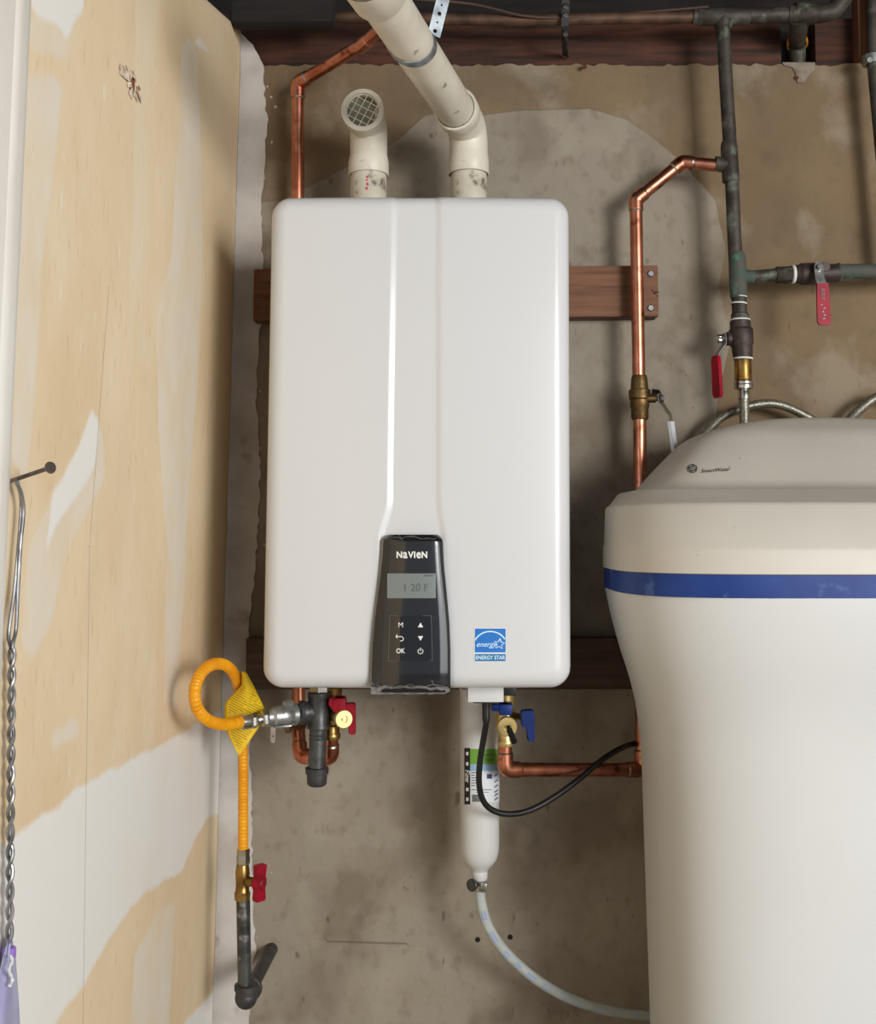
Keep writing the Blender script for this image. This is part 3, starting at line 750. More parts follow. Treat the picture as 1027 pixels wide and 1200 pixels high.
dd = (k4-k3).normalized(); b = bm_(); lathe(b, k3-dd*0.012, dd, [(0,RCu),(0.001,RCu+.0016),(0.028,RCu+.0016),(0.03,RCu)], 18, cap=False); obj('coupling', b, 'copper', t)
# U bend below
u0, u1, u2, u3 = P(350,858,0.13), P(352,886,0.15), P(388,888,0.17), P(388.5,862,0.18)
t = thing('hot_outlet_pipe', 'short copper U bend below the left end of the heater', 'pipe', u1)
b = bm_(); tube(b, fillet([P(350,846,0.115), u0, u1, u2, u3], 0.02), RCu, 18); obj('bend', b, 'copper', t)
elbow_sleeves(t, [(u0, u1, u2)], 0.014, RCu, sl=0.010)
elbow_sleeves(t, [(u1, u2, u3)], 0.014, RCu, sl=0.010)
b = bm_(); hexnut(b, P(345,857,0.13), (0.25,0.5,1), 0.03, 0.0165); lathe(b, P(349,848,0.12), (0,0.3,1), [(0,0.013),(0.02,0.0135),(0.03,0.0125)], 16)
hexnut(b, P(340,853,0.15), (-1,0,0), 0.008, 0.008)
obj('union_fitting', b, 'brass_old', t)

def service_valve(label, cx, top, bot, disc, colour, h1, h2, extra=False):
    d = 0.19
    t = thing('service_valve', label, 'valve', P(cx, top, d))
    b = bm_(); p0 = P(cx, bot, d); p1 = P(cx, top-6, d); L_ = p1.z-p0.z
    lathe(b, p0, (0,0,1), [(0,0.0125),(0.004,0.0135),(0.008,0.0135),(0.01,0.012),(0.02,0.012),(0.024,0.016),(L_*0.5,0.017),(L_*0.62,0.0145),(L_*0.8,0.0145),(L_,0.016)], 20)
    body = obj('valve_body', b, 'brass_light' if extra else 'brass', t)
    b = bm_(); pd = P(disc[0], disc[1], 0.245); r = disc[2]/F*(DW-0.245)
    pv = V((p0.x, -d, pd.z)); dv = (pd-pv)
    lathe(b, pv, dv, [(0,0.010),(dv.length-0.012,0.010),(dv.length-0.011,r),(dv.length-0.001,r),(dv.length,r*0.93),(dv.length,r*0.42),(dv.length-0.003,r*0.38),(dv.length-0.003,r*0.22),(dv.length+0.001,r*0.2),(dv.length+0.001,0.0003)], 28)
    obj('relief_port', b, 'brass_light', t)
    # upper lever: seen from its end, a flat tee lying across
    (ax, ay, bx, by) = h1; dh = 0.225
    a, c = P(ax, by, dh), P(bx, ay, dh)
    b = bm_(); box(b, (a.x,-dh-0.012,a.z+(c.z-a.z)*0.35), (c.x,-dh+0.02,c.z), 0.003)
    mx_ = (a.x+c.x)/2+(c.x-a.x)*0.15; box(b, (mx_-0.010,-dh-0.014,a.z), (mx_+0.010,-dh+0.012,c.z), 0.003)
    obj('handle', b, colour, t)
    (ax, ay, bx, by) = h2; a, c = P(ax, by, 0.235), P(bx, ay, 0.235); w_ = c.x-a.x; h_ = c.z-a.z
    b = bm_(); prism(b, [a+V((w_*f, 0, h_*g)) for f, g in ((0.48,0.03),(0.95,0.0),(1.0,0.06),(0.96,0.96),(0.9,1.0),(0.03,0.98),(0,0.9),(0.04,0.52),(0.1,0.49),(0.45,0.49))], (0,0.022,0))
    bmesh.ops.bevel(b, geom=b.edges[:], offset=0.0015, segments=2, affect='EDGES')
    obj('handle', b, colour, t)
    b = bm_(); q = a+V((w_*0.25,0.012,h_*0.75)); tube(b, [q, V((p0.x,-d,q.z))], 0.005, 12); obj('valve_stem', b, 'brass_old', t)
    return t
service_valve('brass service valve with red handles beside the grey gas tee', 389, 812, 866, (403.5,843,10.6), 'red_plastic', (386,817,405,833), (402,825,416.5,862))
vt = service_valve('brass service valve with blue handles right of the water filter', 593, 814, 874, (595,852,11.4), 'blue_plastic', (576,824,601,837), (611,833,627,870), True)
b = bm_(); tube(b, [P(597,855,0.27), P(603,870,0.285)], 0.0045, 12); lathe(b, P(597,855,0.27), P(597,855,0.27)-P(603,870,0.285), [(0,0.003),(0.006,0.003)], 8)
obj('relief_lever', b, 'black_rubber', vt)

# ================================================================ COPPER, COLD SIDE
t = thing('cold_water_pipe', 'copper pipe running down the wall right of the heater and under it', 'pipe', P(750,500,0.07))
DC = 0.066
a0, a1, a2 = P(843,194,0.085), P(800,190,DC+.01), P(745.5,234,DC)
a3, a4, a5, a6 = P(750,500,DC), P(753,902,DC), P(592,902,0.185), P(592,866,0.185)
b = bm_(); tube(b, fillet([a0,a1,a2,P(749,446,DC)], 0.016), RCu, 18); obj('upper_run', b, 'copper', t)
b = bm_(); tube(b, fillet([P(750,488,DC),P(751,640,DC),a4,a5,a6], 0.016), RCu, 18); obj('lower_run', b, 'copper', t)
elbow_sleeves(t, [(a0,a1,a2)], 0.010, RCu, sl=0.014); elbow_sleeves(t, [(a1,a2,P(749,446,DC))], 0.010, RCu, sl=0.014)
elbow_sleeves(t, [(a3,a4,a5)], 0.014, RCu); elbow_sleeves(t, [(a4,a5,a6)], 0.014, RCu, sl=0.012)
# brass ball valve with its white tipped lever
def valve_body(b, p, ax, L_, r, hexes=True):
    lathe(b, p, ax, [(0,r*0.82),(L_*0.08,r*0.86),(L_*0.25,r*0.86),(L_*0.3,r),(L_*0.62,r*1.05),(L_*0.66,r*0.86),(L_*0.95,r*0.86),(L_,r*0.8)], 20)
t = thing('ball_valve', 'brass ball valve in the copper pipe above the softener, bare metal lever', 'valve', P(750,466,DC))
p = P(750.3,492,DC); ax = P(749.5,440,DC)-p; L_ = ax.length
b = bm_(); lathe(b, p, ax, [(0,0.0135),(0.004,0.0150),(0.02,0.0150),(0.022,0.0165),(0.034,0.0165),(0.036,0.0185),(0.048,0.0190),(0.051,0.0185),(0.052,0.0155),(L_-0.006,0.0140),(L_,0.0125)], 16); obj('valve_body', b, 'brass_old', t)
b = bm_(); q = P(756,467,DC+.006); lathe(b, q, (1,-0.1,0), [(0,0.0075),(0.018,0.0075),(0.018,0.005),(0.024,0.005)], 14); obj('valve_stem', b, 'brass_old', t)
b = bm_(); cl = [P(764,459,DC+.01), P(773,460,DC+.012), P(774,470,DC+.012), P(785,486,DC+.016), P(787,500,DC+.018), P(791,530,DC+.02)]
strip(b, fillet(cl,0.004,3), 0.010, lambda i: (0.75,-0.75,0.2), 0.0026); lv = obj('lever', b, 'nickel', t)
b = bm_(); strip(b, [P(786.5,494,DC+.018), P(791.5,533,DC+.02)], 0.012, lambda i: (0.8,-0.7,0.1), 0.006); obj('lever_sleeve', b, 'label_white', lv)
b = bm_(); hexnut(b, P(773,467,DC+.013), (1,0,0), 0.007, 0.0065); obj('lever_nut', b, 'iron_dark', t)

# ================================================================ OLD CORRODED PIPES
DP = 0.085; RO = 0.0135
tj = P(862,322,DP)
t = thing('old_riser_pipe', 'dark corroded pipe dropping from the beam with a green stained tee', 'pipe', P(848,40,DP))
b = bm_(); tube(b, [P(847.5,28,DP), P(852,110,DP), P(857.5,196,DP), P(861,280,DP), P(865,350,DP)], 0.0118, 18); obj('riser', b, 'corroded', t)
b = bm_(); lathe(b, P(857,214,DP), P(854,160,DP)-P(857,214,DP), [(0,0.0125),(0.002,0.0145),(0.06,0.0145),(0.066,0.0138),(0.072,0.0122)], 18)
tube(b, [P(857,194,DP), P(838,192,DP+.0)], 0.0130, 16); obj('upper_tee', b, 'corroded', t)
b = bm_(); lathe(b, P(866,349,DP), P(864,292,DP)-P(866,349,DP), [(0,0.0128),(0.002,0.0142),(0.028,0.0150),(0.06,0.0148),(0.074,0.0135),(0.078,0.0120)], 18)
tube(b, [P(866,324,DP), P(884,324.5,DP)], 0.0118, 16); obj('lower_tee', b, 'verdigris', t)
for y in (348.5, 356.5):
    b = bm_(); lathe(b, P(866,y,DP), (0.05,0,1), [(0,0.0135),(0.0012,0.0142),(0.0024,0.0135)], 18, cap=False); obj('tape_ring', b, 'tape', t)
b = bm_(); tube(b, [P(866,345,DP), P(867.5,372,DP)], 0.0128, 16); lathe(b, P(867.5,374,DP), (0.03,0,1), [(0,0.0150),(0.008,0.0152),(0.010,0.0135)], 14); obj('nipple', b, 'corroded', t)
# vertical ball valve with red lever
t = thing('ball_valve', 'dark ball valve at the foot of the corroded riser, narrow red lever at its left', 'valve', P(869,395,DP))
p = P(871,420,DP); ax = P(867.5,375,DP)-p; L_ = ax.length
b = bm_(); lathe(b, p, ax, [(0,0.0160),(0.010,0.0170),(0.020,0.0175),(0.024,0.0195),(0.046,0.0205),(0.050,0.0195),(0.052,0.0175),(L_-0.002,0.0172),(L_,0.0155)], 20); obj('valve_body', b, 'valve_dark', t)
for y, r in ((375.2,0.0160),(420.5,0.0162)):
    b = bm_(); lathe(b, P(868 if y < 400 else 871,y,DP), (0.03,0,1), [(-0.0015,r),(0,r+0.001),(0.0018,r)], 20, cap=False); obj('tape_ring', b, 'tape', t)
b = bm_(); lathe(b, P(856,397,DP), (-1,-0.1,0), [(0,0.012),(0.006,0.0115),(0.008,0.007),(0.022,0.007)], 14); obj('valve_stem', b, 'valve_dark', t)
b = bm_(); hexnut(b, P(846,397.5,DP+.002), (-1,-0.1,0), 0.008, 0.007); obj('lever_nut', b, 'nickel', t)
b = bm_(); cl = [P(848,391,DP+.003), P(849,403,DP+.004), P(841,414,DP+.01), P(839.5,424,DP+.012)]
strip(b, fillet(cl,0.004,3), 0.012, lambda i: (-1,-0.45,0.2), 0.002); lv = obj('lever', b, 'zinc', t)
b = bm_(); strip(b, [P(839.4,417,DP+.013), P(839.4,421,DP+.013), P(840.5,440,DP+.013), P(841.5,462,DP+.013), P(842,466,DP+.013)], [0.012,0.017,0.018,0.019,0.012], lambda i: (-1,-0.5,0), 0.007)
obj('lever_grip', b, 'red_plastic', lv)
# brass adapter and hose tail under it
t = thing('flexible_connector', 'brass adapter with a steel hose dropping behind the white softener lid', 'hose', P(871,440,DP))
b = bm_(); lathe(b, P(871.5,446,DP), (0,0,1), [(0,0.0135),(0.002,0.0143),(0.034,0.0143),(0.036,0.0135)], 20); obj('adapter', b, 'brass', t)
b = bm_(); lathe(b, P(871.8,456,DP), (0,0,1), [(0,0.0130),(0.001,0.0160),(0.006,0.0166),(0.007,0.0155),(0.009,0.0166),(0.013,0.0160),(0.014,0.013)], 12); obj('nut', b, 'nickel', t)
b = bm_(); lathe(b, P(872.5,468,DP), (0,0,1), [(0,0.0085),(0.001,0.0098),(0.016,0.0098),(0.018,0.0085)], 16); obj('ferrule', b, 'nickel', t)
b = bm_(); tube(b, [P(872,456,DP), P(873,500,DP), P(873.5,540,DP-0.01)], 0.0085, 14); obj('hose', b, 'braid', t)
# side branch with the second red lever valve
t = thing('side_branch_pipe', 'green stained pipe leaving the riser to the right edge of the photo', 'pipe', P(900,322,DP))
b = bm_(); tube(b, [P(884,324.3,DP), P(912,322,DP)], 0.0112, 16); obj('nipple', b, 'corroded', t)
b = bm_(); tube(b, [P(984,318,DP), P(1040,318,DP), P(1100,317,DP)], 0.0128, 16); obj('branch_pipe', b, 'verdigris', t)
b = bm_(); lathe(b, P(909,322.4,DP), (1,0,0.02), [(0,0.0128),(0.002,0.0145),(0.026,0.0150),(0.028,0.013)], 8); obj('coupling', b, 'corroded', t)
t = thing('ball_valve', 'dark ball valve in the side branch, broad red lever hanging straight down', 'valve', P(950,320,DP))
b = bm_(); p = P(929,321.5,DP); ax = V((1,0,0.03)); L_ = (P(984,319,DP)-p).length
lathe(b, p, ax, [(0,0.0150),(0.012,0.0165),(0.014,0.0185),(0.036,0.0190),(0.040,0.0175),(0.048,0.0160),(L_-0.002,0.0155),(L_,0.0135)], 20); obj('valve_body', b, 'valve_dark', t)
b = bm_(); lathe(b, p-V((0.002,0,0)), ax, [(0,0.0145),(0.002,0.0162),(0.005,0.0155)], 20, cap=False); obj('tape_ring', b, 'tape', t)
b = bm_(); lathe(b, P(981,319,DP), ax, [(0,0.0150),(0.003,0.0160),(0.006,0.0145)], 20, cap=False); obj('seal_ring', b, 'verdigris', t)
b = bm_(); q = P(961,314,DP); lathe(b, q, (0,-1,-.15), [(0,0.008),(0.024,0.008),(0.030,0.0075)], 14); obj('valve_stem', b, 'valve_dark', t)
b = bm_(); strip(b, [P(961,307,0.112), P(960,313,0.114), P(961,326,0.118), P(963.5,333,0.122), P(964,340,0.122)], [0.012,0.016,0.015,0.016,0.014], lambda i: (0,-1,0.2), 0.002); lv = obj('lever', b, 'zinc', t)
b = bm_(); lathe(b, P(961,313,0.117), (0,-1,0.1), [(0,0.0048),(0.004,0.0048),(0.005,0.004)], 12); obj('lever_nut', b, 'nickel', t)
b = bm_(); strip(b, [P(964,332,0.123), P(964.2,334,0.123), P(965,356,0.124), P(966,376,0.125), P(966.2,379,0.125), P(966.2,381,0.125)], [0.017,0.019,0.021,0.0225,0.020,0.014], lambda i: (0,-1,0), 0.005)
gp = obj('lever_grip', b, 'red_plastic', lv)
acc = ([], [])
for (x, y, s) in ((964.5,340,5),(964.7,345,5),(965,350,5)): put2d(acc, T('III', s, x, y, sx=1.2), lambda x, y: P(x, y, 0.1277))
for (x, y) in ((963.5,357),(966.5,361),(965,365),(967,369),(966.2,373)): put2d(acc, poly2d([(x-1.6,y+1),(x,y-1.4),(x+1.6,y+.8)]), lambda x, y: P(x, y, 0.1277))
obj('lever_marking', acc, 'frame_grey', t, smooth=False)
# overhead line along the beam
t = thing('overhead_pipe', 'old pipe running level along the beam at the top of the photo', 'pipe', P(600,22,0.09))
b = bm_(); tube(b, [P(250,22,0.06), P(400,20,0.07), P(600,24,0.08), P(815,20,DP)], 0.0098, 16); obj('brown_run', b, 'copper_old', t)
b = bm_(); tube(b, [P(812,20,DP), P(822,20,DP), P(880,18,DP), P(960,17,DP)], 0.0128, 16); lathe(b, P(815,20,DP), (1,0,0), [(0,0.0105),(0.006,0.0150),(0.05,0.0155),(0.09,0.0150),(0.094,0.0128)], 18)
lathe(b, P(848,34,DP), (0,0,1), [(0,0.0122),(0.004,0.0152),(0.02,0.0152)], 18); obj('corroded_run', b, 'corroded', t)
b = bm_(); tube(b, fillet([P(925,17,DP), P(962,17,DP+.01), P(978,13,DP+.01), P(1003,-22,DP+.02)], 0.02), 0.0150, 18)
lathe(b, P(930,16,DP), (1,0,0), [(0,0.014),(0.002,0.0185),(0.035,0.0185),(0.038,0.0150)], 18); obj('elbow', b, 'corroded', t)
b = bm_(); tube(b, fillet([P(936,22,DP), P(936,36,0.06), P(934.5,50,-0.01), P(934,78,-0.028)], 0.02), 0.0155, 18); obj('dropper', b, 'corroded', t)
b = bm_(); lathe(b, P(935,53,0.0), (0,0.25,1), [(0,0.0160),(0,0.0185),(0.010,0.0185),(0.010,0.016)], 18, cap=False); obj('tape_band', b, 'orange_tape', t)
b = bm_(); tube(b, spline([P(402,-6,0.1), P(450,-3,0.1), P(530,2,0.1), P(570,8,0.1), P(610,18,0.098), P(650,21,0.092), P(690,19,0.09), P(760,14,0.07), P(830,8,0.05)], 0.02), 0.0022, 8)
solo(obj('cable', b, 'wood_dark'), 'thin brown cable sagging along the top above the overhead pipe', 'cable')
t = thing('pipe_hanger', 'small dark steel hanger with bright bolt heads on the beam', 'hanger', P(663,30,0.1))
b = bm_(); strip(b, [P(664,-14,0.1), P(663,12,0.1), P(662.5,30,0.1), P(662,50,0.06), P(663,66,0.0)], 0.013, lambda i: (0,-1,0.2), 0.002); obj('bracket', b, 'iron_dark', t)
for y in (8,18,40):
    b = bm_(); lathe(b, P(663,y,0.1 if y < 30 else 0.088), (0.1,-1,0), [(0,0.0055),(0.003,0.0055),(0.005,0.003)], 8); obj('bolt', b, 'steel', t)
b = bm_(); tube(b, [P(1022,-10,0.05), P(1023,72,0.05), P(1034,190,0.05), P(1046,330,0.05)], 0.0100, 14)
t = thing('edge_pipe', 'dark upright pipe cut off by the upper right edge of the photo', 'pipe', P(1023,72,0.05))
obj('pipe', b, 'corroded', t)
b = bm_(); lathe(b, P(1022,76,0.05), (0.0,0,1), [(0,0.0102),(0,0.0165),(0.016,0.0165),(0.016,0.0102)], 16, cap=False); lathe(b, P(1019,71,0.064), (0,-1,0), [(0,0.005),(0.004,0.005)], 8); obj('clamp', b, 'zinc', t)
# braided hoses looping behind the softener
def hose(label, pts, rr):
    b = bm_(); p = spline(pts, 0.0035); tube(b, p, [rr*(1+0.03*(i % 2)) for i in range(len(p))], 12)
    solo(obj('flexible_hose', b, 'braid'), label, 'hose')
hose('grey braided hose arching behind the softener lid, passing behind the steel connector', [P(790,600,0.02), P(806,540,0.035), P(838,496,0.045), P(868,479,0.05), P(905,473,0.05), P(938,484,0.045), P(965,505,0.04), P(985,560,0.02)], 0.0075)
hose('grey braided hose curving up at the right edge behind the softener lid', [P(975,540,0.02), P(990,502,0.035), P(1008,480,0.045), P(1035,464,0.05), P(1080,468,0.05)], 0.0085)

# ================================================================ WATER SOFTENER
sx = 0.530; SY = -0.30
def sring(z, xleft, yfront, yback, e=3.2, n=64, xright=None):
    xr_ = xright if xright else 2*sx-xleft; cx_ = (xleft+xr_)/2; hw = (xr_-xleft)/2; cy = (yfront+yback)/2; hd = (yback-yfront)/2; out = []
    for k in range(n):
        a = 2*math.pi*k/n; c, s = math.cos(a), math.sin(a)
        out.append(V((cx_+math.copysign(abs(c)**(2/e), c)*hw, cy+math.copysign(abs(s)**(2/e), s)*hd, z)))
    return out
dS = 0.31                                   # distance off the wall where the left silhouette lies
def sx_l(px, py): return P(px, py, dS).x
def zf(px, py, d): return P(px, py, d).z
soft = thing('water_softener', 'large white water softener with a blue band around its lid', 'water softener', (sx, SY, 0.0))
YFt, YBk = -0.52, -0.085
rows = [(691,716),(700,717.5),(725,723),(750,730),(770,736),(790,743),(810,749),(830,754),(850,757.5),(880,761),(920,763.5),(1000,766),(1100,769.5),(1200,773)]
rings = []
for y, x in rows:
    xx = sx_l(x, y); k = (xx-sx_l(716,691)); rings.append(sring(zf(x, y, dS), xx, YFt+k*0.9, YBk-k*0.2, 3.0))
zl = rings[-1][0].z
rings.append(sring(0.004, sx_l(773,1200)+0.006, YFt+0.06, YBk-0.015, 3.0))
b = bm_(); loft(b, rings); body = obj('tank_body', b, 'body_plastic', soft)
xB = sx_l(715,668)
zb0, zb1 = zf(715,691,dS), zf(714,667.5,dS)
b = bm_(); loft(b, [sring(zb0-0.001, xB+0.004, YFt+0.004, YBk-0.002), sring(zb0, xB+0.0005, YFt, YBk), sring(zb1, xB+0.0005, YFt, YBk), sring(zb1+0.001, xB+0.004, YFt+0.004, YBk)]); obj('blue_band', b, 'blue_band', soft)
z2 = zf(714,641,dS); z3 = zf(733,590,0.44); xs3 = P(731,590,0.38).x
YS = -0.478
z4 = P(860,573,0.40).z; x4 = P(750,580,0.36).x
b = bm_()
R = [sring(zb1-0.0005, xB+0.003, YFt+0.003, YBk, 3.2), sring(zb1+0.0015, xB-0.001, YFt-0.001, YBk, 3.2), sring(z2-0.002, xB-0.0005, YFt-0.0005, YBk, 3.2), sring(z2+0.003, xB+0.001, YFt+0.001, YBk, 3.2),
     sring(z3-0.004, xs3-0.0035, YS-0.003, YBk, 3.4), sring(z3, xs3, YS, YBk, 3.4), sring(z3+0.0015, xs3+0.003, YS+0.004, YBk, 3.4),
     sring(z4-0.001, x4-0.002, -0.412, YBk, 5), sring(z4+0.001, x4+0.001, -0.407, YBk, 5)]
hump = [(758,572,.395,5),(766,562,.378,5.5),(783,542,.350,6),(800,523,.318,6),(810,513,.300,6),(820,506,.286,6),(834,500.5,.268,6),(850,496.5,.250,5.5),(864,494,.240,5)]
for x, y, dfr, e_ in hump:
    xl_ = P(x, y, dfr*0.6+0.05).x; R.append(sring(P(x, y, dfr).z, xl_, -dfr, YBk, e_, xright=0.80-(xl_-x4)*0.35))
zz = R[-1][0].z
for f_, dz, e_ in ((0.025,0.0045,4.5),(0.055,0.008,4),(0.085,0.010,3)):
    R.append(sring(zz+dz, xl_+f_, -0.24+f_*0.45, YBk-f_*0.4, e_, xright=0.80-(xl_-x4)*0.35-f_))
loft(b, R); lid = obj('lid', b, 'cream_plastic', soft)
# lid badge: printed on the sloping face (find the face by ray casting)
from mathutils.bvhtree import BVHTree
lm = lid.data; bvh = BVHTree.FromPolygons([v.co+soft.location for v in lm.vertices], [tuple(p.vertices) for p in lm.polygons])
cp = V((0,-DW,H))
def on(bv, x, y, off=0.0006):
    r = ray(x, y).normalized(); h = bv.ray_cast(cp, r)
    return h[0]+h[1]*(off if h[1].dot(r) < 0 else -off)
acc = ([], [])
put2d(acc, ring2d(811.6,549.4,5.0,6.0,sq=0.88), lambda x, y: on(bvh, x, y)); put2d(acc, ring2d(811.6,549.4,0.2,4.0,n=12,sq=0.88), lambda x, y: on(bvh, x, y))
for k in range(4): 
    a = math.radians(k*90+20); put2d(acc, ring2d(811.6+4.3*math.cos(a),549.4+4.3*math.sin(a)*.88,0.1,1.0,n=8), lambda x, y: on(bvh, x, y))
v, f = text2d('SmartWater', 6.0, 'LEFT', 0.04, 0.3, 1.12); put2d(acc, ([(821.5+x, 552.5-y-x*0.07) for x, y in v], f), lambda x, y: on(bvh, x, y))
v, f = text2d('TM', 1.8, 'LEFT'); put2d(acc, ([(853.8+x, 547.2-y) for x, y in v], f), lambda x, y: on(bvh, x, y))
obj('lid_lettering', acc, 'print_grey', lid, smooth=False)
acc = ([], []); v, f = text2d('GE', 5.6, 'CENTER', 0.06, 0.3, 0.85); put2d(acc, ([(811.6+x, 549.6-y) for x, y in v], f), lambda x, y: on(bvh, x, y, 0.0009))
obj('badge_monogram', acc, 'cream_plastic', lid, smooth=False)
acc = ([], []); put2d(acc, line2d([(804,557.6),(812,557),(820,556.4),(826,556)], 0.7), lambda x, y: on(bvh, x, y)); obj('lid_underline', acc, 'pvc_old', lid, smooth=False)

# ================================================================ GAS LINE
DG = 0.215
gc = P(374,834,DG)
t = thing('gas_tee', 'grey iron gas tee with a capped drip leg under the heater', 'pipe fitting', gc)
b = bm_(); p = P(373.5,854,DG); top = P(374,811,DG); L_ = top.z-p.z
lathe(b, p, (0,0,1), [(0,0.0160),(0.001,0.0180),(0.006,0.0180),(0.008,0.0168),(L_*0.5,0.0172),(L_-0.009,0.0162),(L_-0.007,0.0172),(L_-0.001,0.0172),(L_,0.0155)], 24)
lathe(b, gc, (-1,-0.12,-0.03), [(0,0.0150),(0.014,0.0158),(0.020,0.0165),(0.022,0.0182),(0.029,0.0182),(0.030,0.0165)], 24); obj('tee_body', b, 'iron', t)
b = bm_(); tube(b, [P(373,853,DG), P(371.5,900,DG)], 0.0133, 20); obj('drip_leg', b, 'iron', t)
for y, r in ((862,0.0137),(866,0.0137)):
    b = bm_(); lathe(b, P(373,y,DG), (0,0,1), [(0,0.0133),(0.001,r+.0006),(0.003,0.0133)], 20, cap=False); obj('thread_ring', b, 'iron', t)
b = bm_(); p = P(371.5,921,DG); L_ = P(371.5,899,DG).z-p.z
lathe(b, p, (0,0,1), [(0,0.0110),(0.002,0.0140),(0.005,0.0152),(L_-0.010,0.0156),(L_-0.009,0.0178),(L_-0.001,0.0180),(L_,0.0165)], 24); obj('end_cap', b, 'iron_dark', t)
b = bm_(); q = gc+V((-1,-0.12,-0.03)).normalized()*0.028; q2 = P(346,837,DG+.025)
tube(b, [q, q2], 0.0105, 16); obj('nipple', b, 'iron_dark', t)
t = thing('gas_shutoff_valve', 'silver gas valve between the yellow hose and the grey tee', 'valve', P(331,838,0.245))
p = P(348,836.5,0.238); e = P(313,841,0.262); ax = (e-p); L_ = ax.length
b = bm_(); lathe(b, p, ax, [(0,0.0145),(0.002,0.0165),(0.009,0.0165),(0.010,0.0150),(0.014,0.0160),(0.020,0.0178),(0.028,0.0165),(0.030,0.0158),(L_-0.01,0.0158),(L_-0.008,0.0140),(L_,0.0130)], 20); obj('valve_body', b, 'zinc', t)
b = bm_(); lathe(b, P(338,829,0.25), (0.05,-0.5,0.9), [(0,0.010),(0.009,0.009),(0.011,0.006)], 12); obj('bonnet', b, 'zinc', t)
b = bm_(); strip(b, [P(341,851,0.255), P(322,852.5,0.262), P(320.5,853,0.262)], 0.012, lambda i: (0,-0.3,-1), 0.002)
strip(b, [P(320.3,852,0.262), P(320,868,0.262), P(320,870.5,0.262)], [0.0075,0.0070,0.004], lambda i: (0,-1,0), 0.002); lv = obj('lever', b, 'nickel', t)
b = bm_(); lathe(b, P(320.4,863,0.2635), (0,-1,0), [(0,0.0011),(0.0003,0.0011)], 8); obj('lever_hole', b, 'iron_dark', lv)
b = bm_(); p = P(314,841,0.262); q = P(300.5,844,0.27)
ax = q-p; hexnut(b, p, ax, ax.length*0.55, 0.0125); lathe(b, p+ax*0.5, ax, [(0,0.0075),(ax.length*0.5,0.0075)], 14); obj('flare_adapter', b, 'nickel', t)

# yellow corrugated connector
hp = spline([P(285,845.5,0.278), P(276,847.5,0.30), P(262,849,0.345), P(243,843.5,0.405), P(231,829,0.44), P(228.5,808,0.445), P(236,788.5,0.42), P(250,778.5,0.37), P(265,780,0.31), P(276,793,0.26), P(281.5,815,0.225), P(284,850,0.195), P(285,900,0.182), P(285,998,0.18)], 0.0011)
t = thing('gas_hose', 'yellow corrugated gas hose looping beside the left wall', 'hose', P(285,998,0.18))
b = bm_(); tube(b, hp, [0.0078+0.0006*math.sin(i*2*math.pi/4.4) for i in range(len(hp))], 14); obj('hose', b, 'yellow_hose', t)
b = bm_(); p = P(301,844,0.27); q = P(283,846,0.283); ax = q-p
hexnut(b, p, ax, ax.length*0.42, 0.0115); lathe(b, p+ax*0.4, ax, [(0,0.0105),(ax.length*0.1,0.0112),(ax.length*0.58,0.0112),(ax.length*0.6,0.0085)], 16); obj('flare_nut', b, 'nickel', t)
b = bm_(); p = P(285,1013,0.18); lathe(b, p, (0,0,1), [(0,0.0095),(0.002,0.0105),(0.012,0.0105),(0.013,0.0098),(0.022,0.0104),(0.024,0.0085)], 6); obj('flare_nut', b, 'nickel', t)
# warning tag wrapped round the hose
t = thing('warning_tag', 'yellow printed warning tag wrapped around the gas hose', 'tag', P(288,835,0.25))
# corner pixels and depths of a curled sheet
def tagpt(u, v):        # u across 0..1, v down 0..1
    L0 = [(284,786,.275),(283.5,803,.262),(264,823,.250),(263,838,.246),(266,858,.246),(279,884,.252)]
    R0 = [(288,787,.272),(297,803,.258),(309,828,.240),(312,836,.236),(303,853,.244),(281,885,.252)]
    k = v*5; i = min(4, int(k)); f = k-i
    a = [L0[i][j]*(1-f)+L0[i+1][j]*f for j in range(3)]; c = [R0[i][j]*(1-f)+R0[i+1][j]*f for j in range(3)]
    x, y, d = [a[j]*(1-u)+c[j]*u for j in range(3)]
    return P(x, y + math.sin(u*math.pi)*1.5, d+0.016*math.sin(u*math.pi)*math.sin(min(1,v*1.1)*math.pi))
nU, nV = 12, 26
vs = [tagpt(i/nU, j/nV) for j in range(nV+1) for i in range(nU+1)]
fs = [(j*(nU+1)+i, j*(nU+1)+i+1, (j+1)*(nU+1)+i+1, (j+1)*(nU+1)+i) for j in range(nV) for i in range(nU)]
o = obj('tag_sheet', (vs, fs), 'yellow_tag', t); o.modifiers.new('thick','SOLIDIFY').thickness = 0.0005
fl = bm_()
fv = [[P(*q) for q in r] for r in ([(281,788,.262),(286,787,.273)],[(279,800,.236),(286,797,.262)],[(274,815,.222),(281,812,.24)])]
loft(fl, fv, closed=False, cap=False); o = obj('curled_corner', fl, 'yellow_tag', t); o.modifiers.new('thick','SOLIDIFY').thickness = 0.0005
tb = BVHTree.FromPolygons(vs, fs); acc = ([], [])
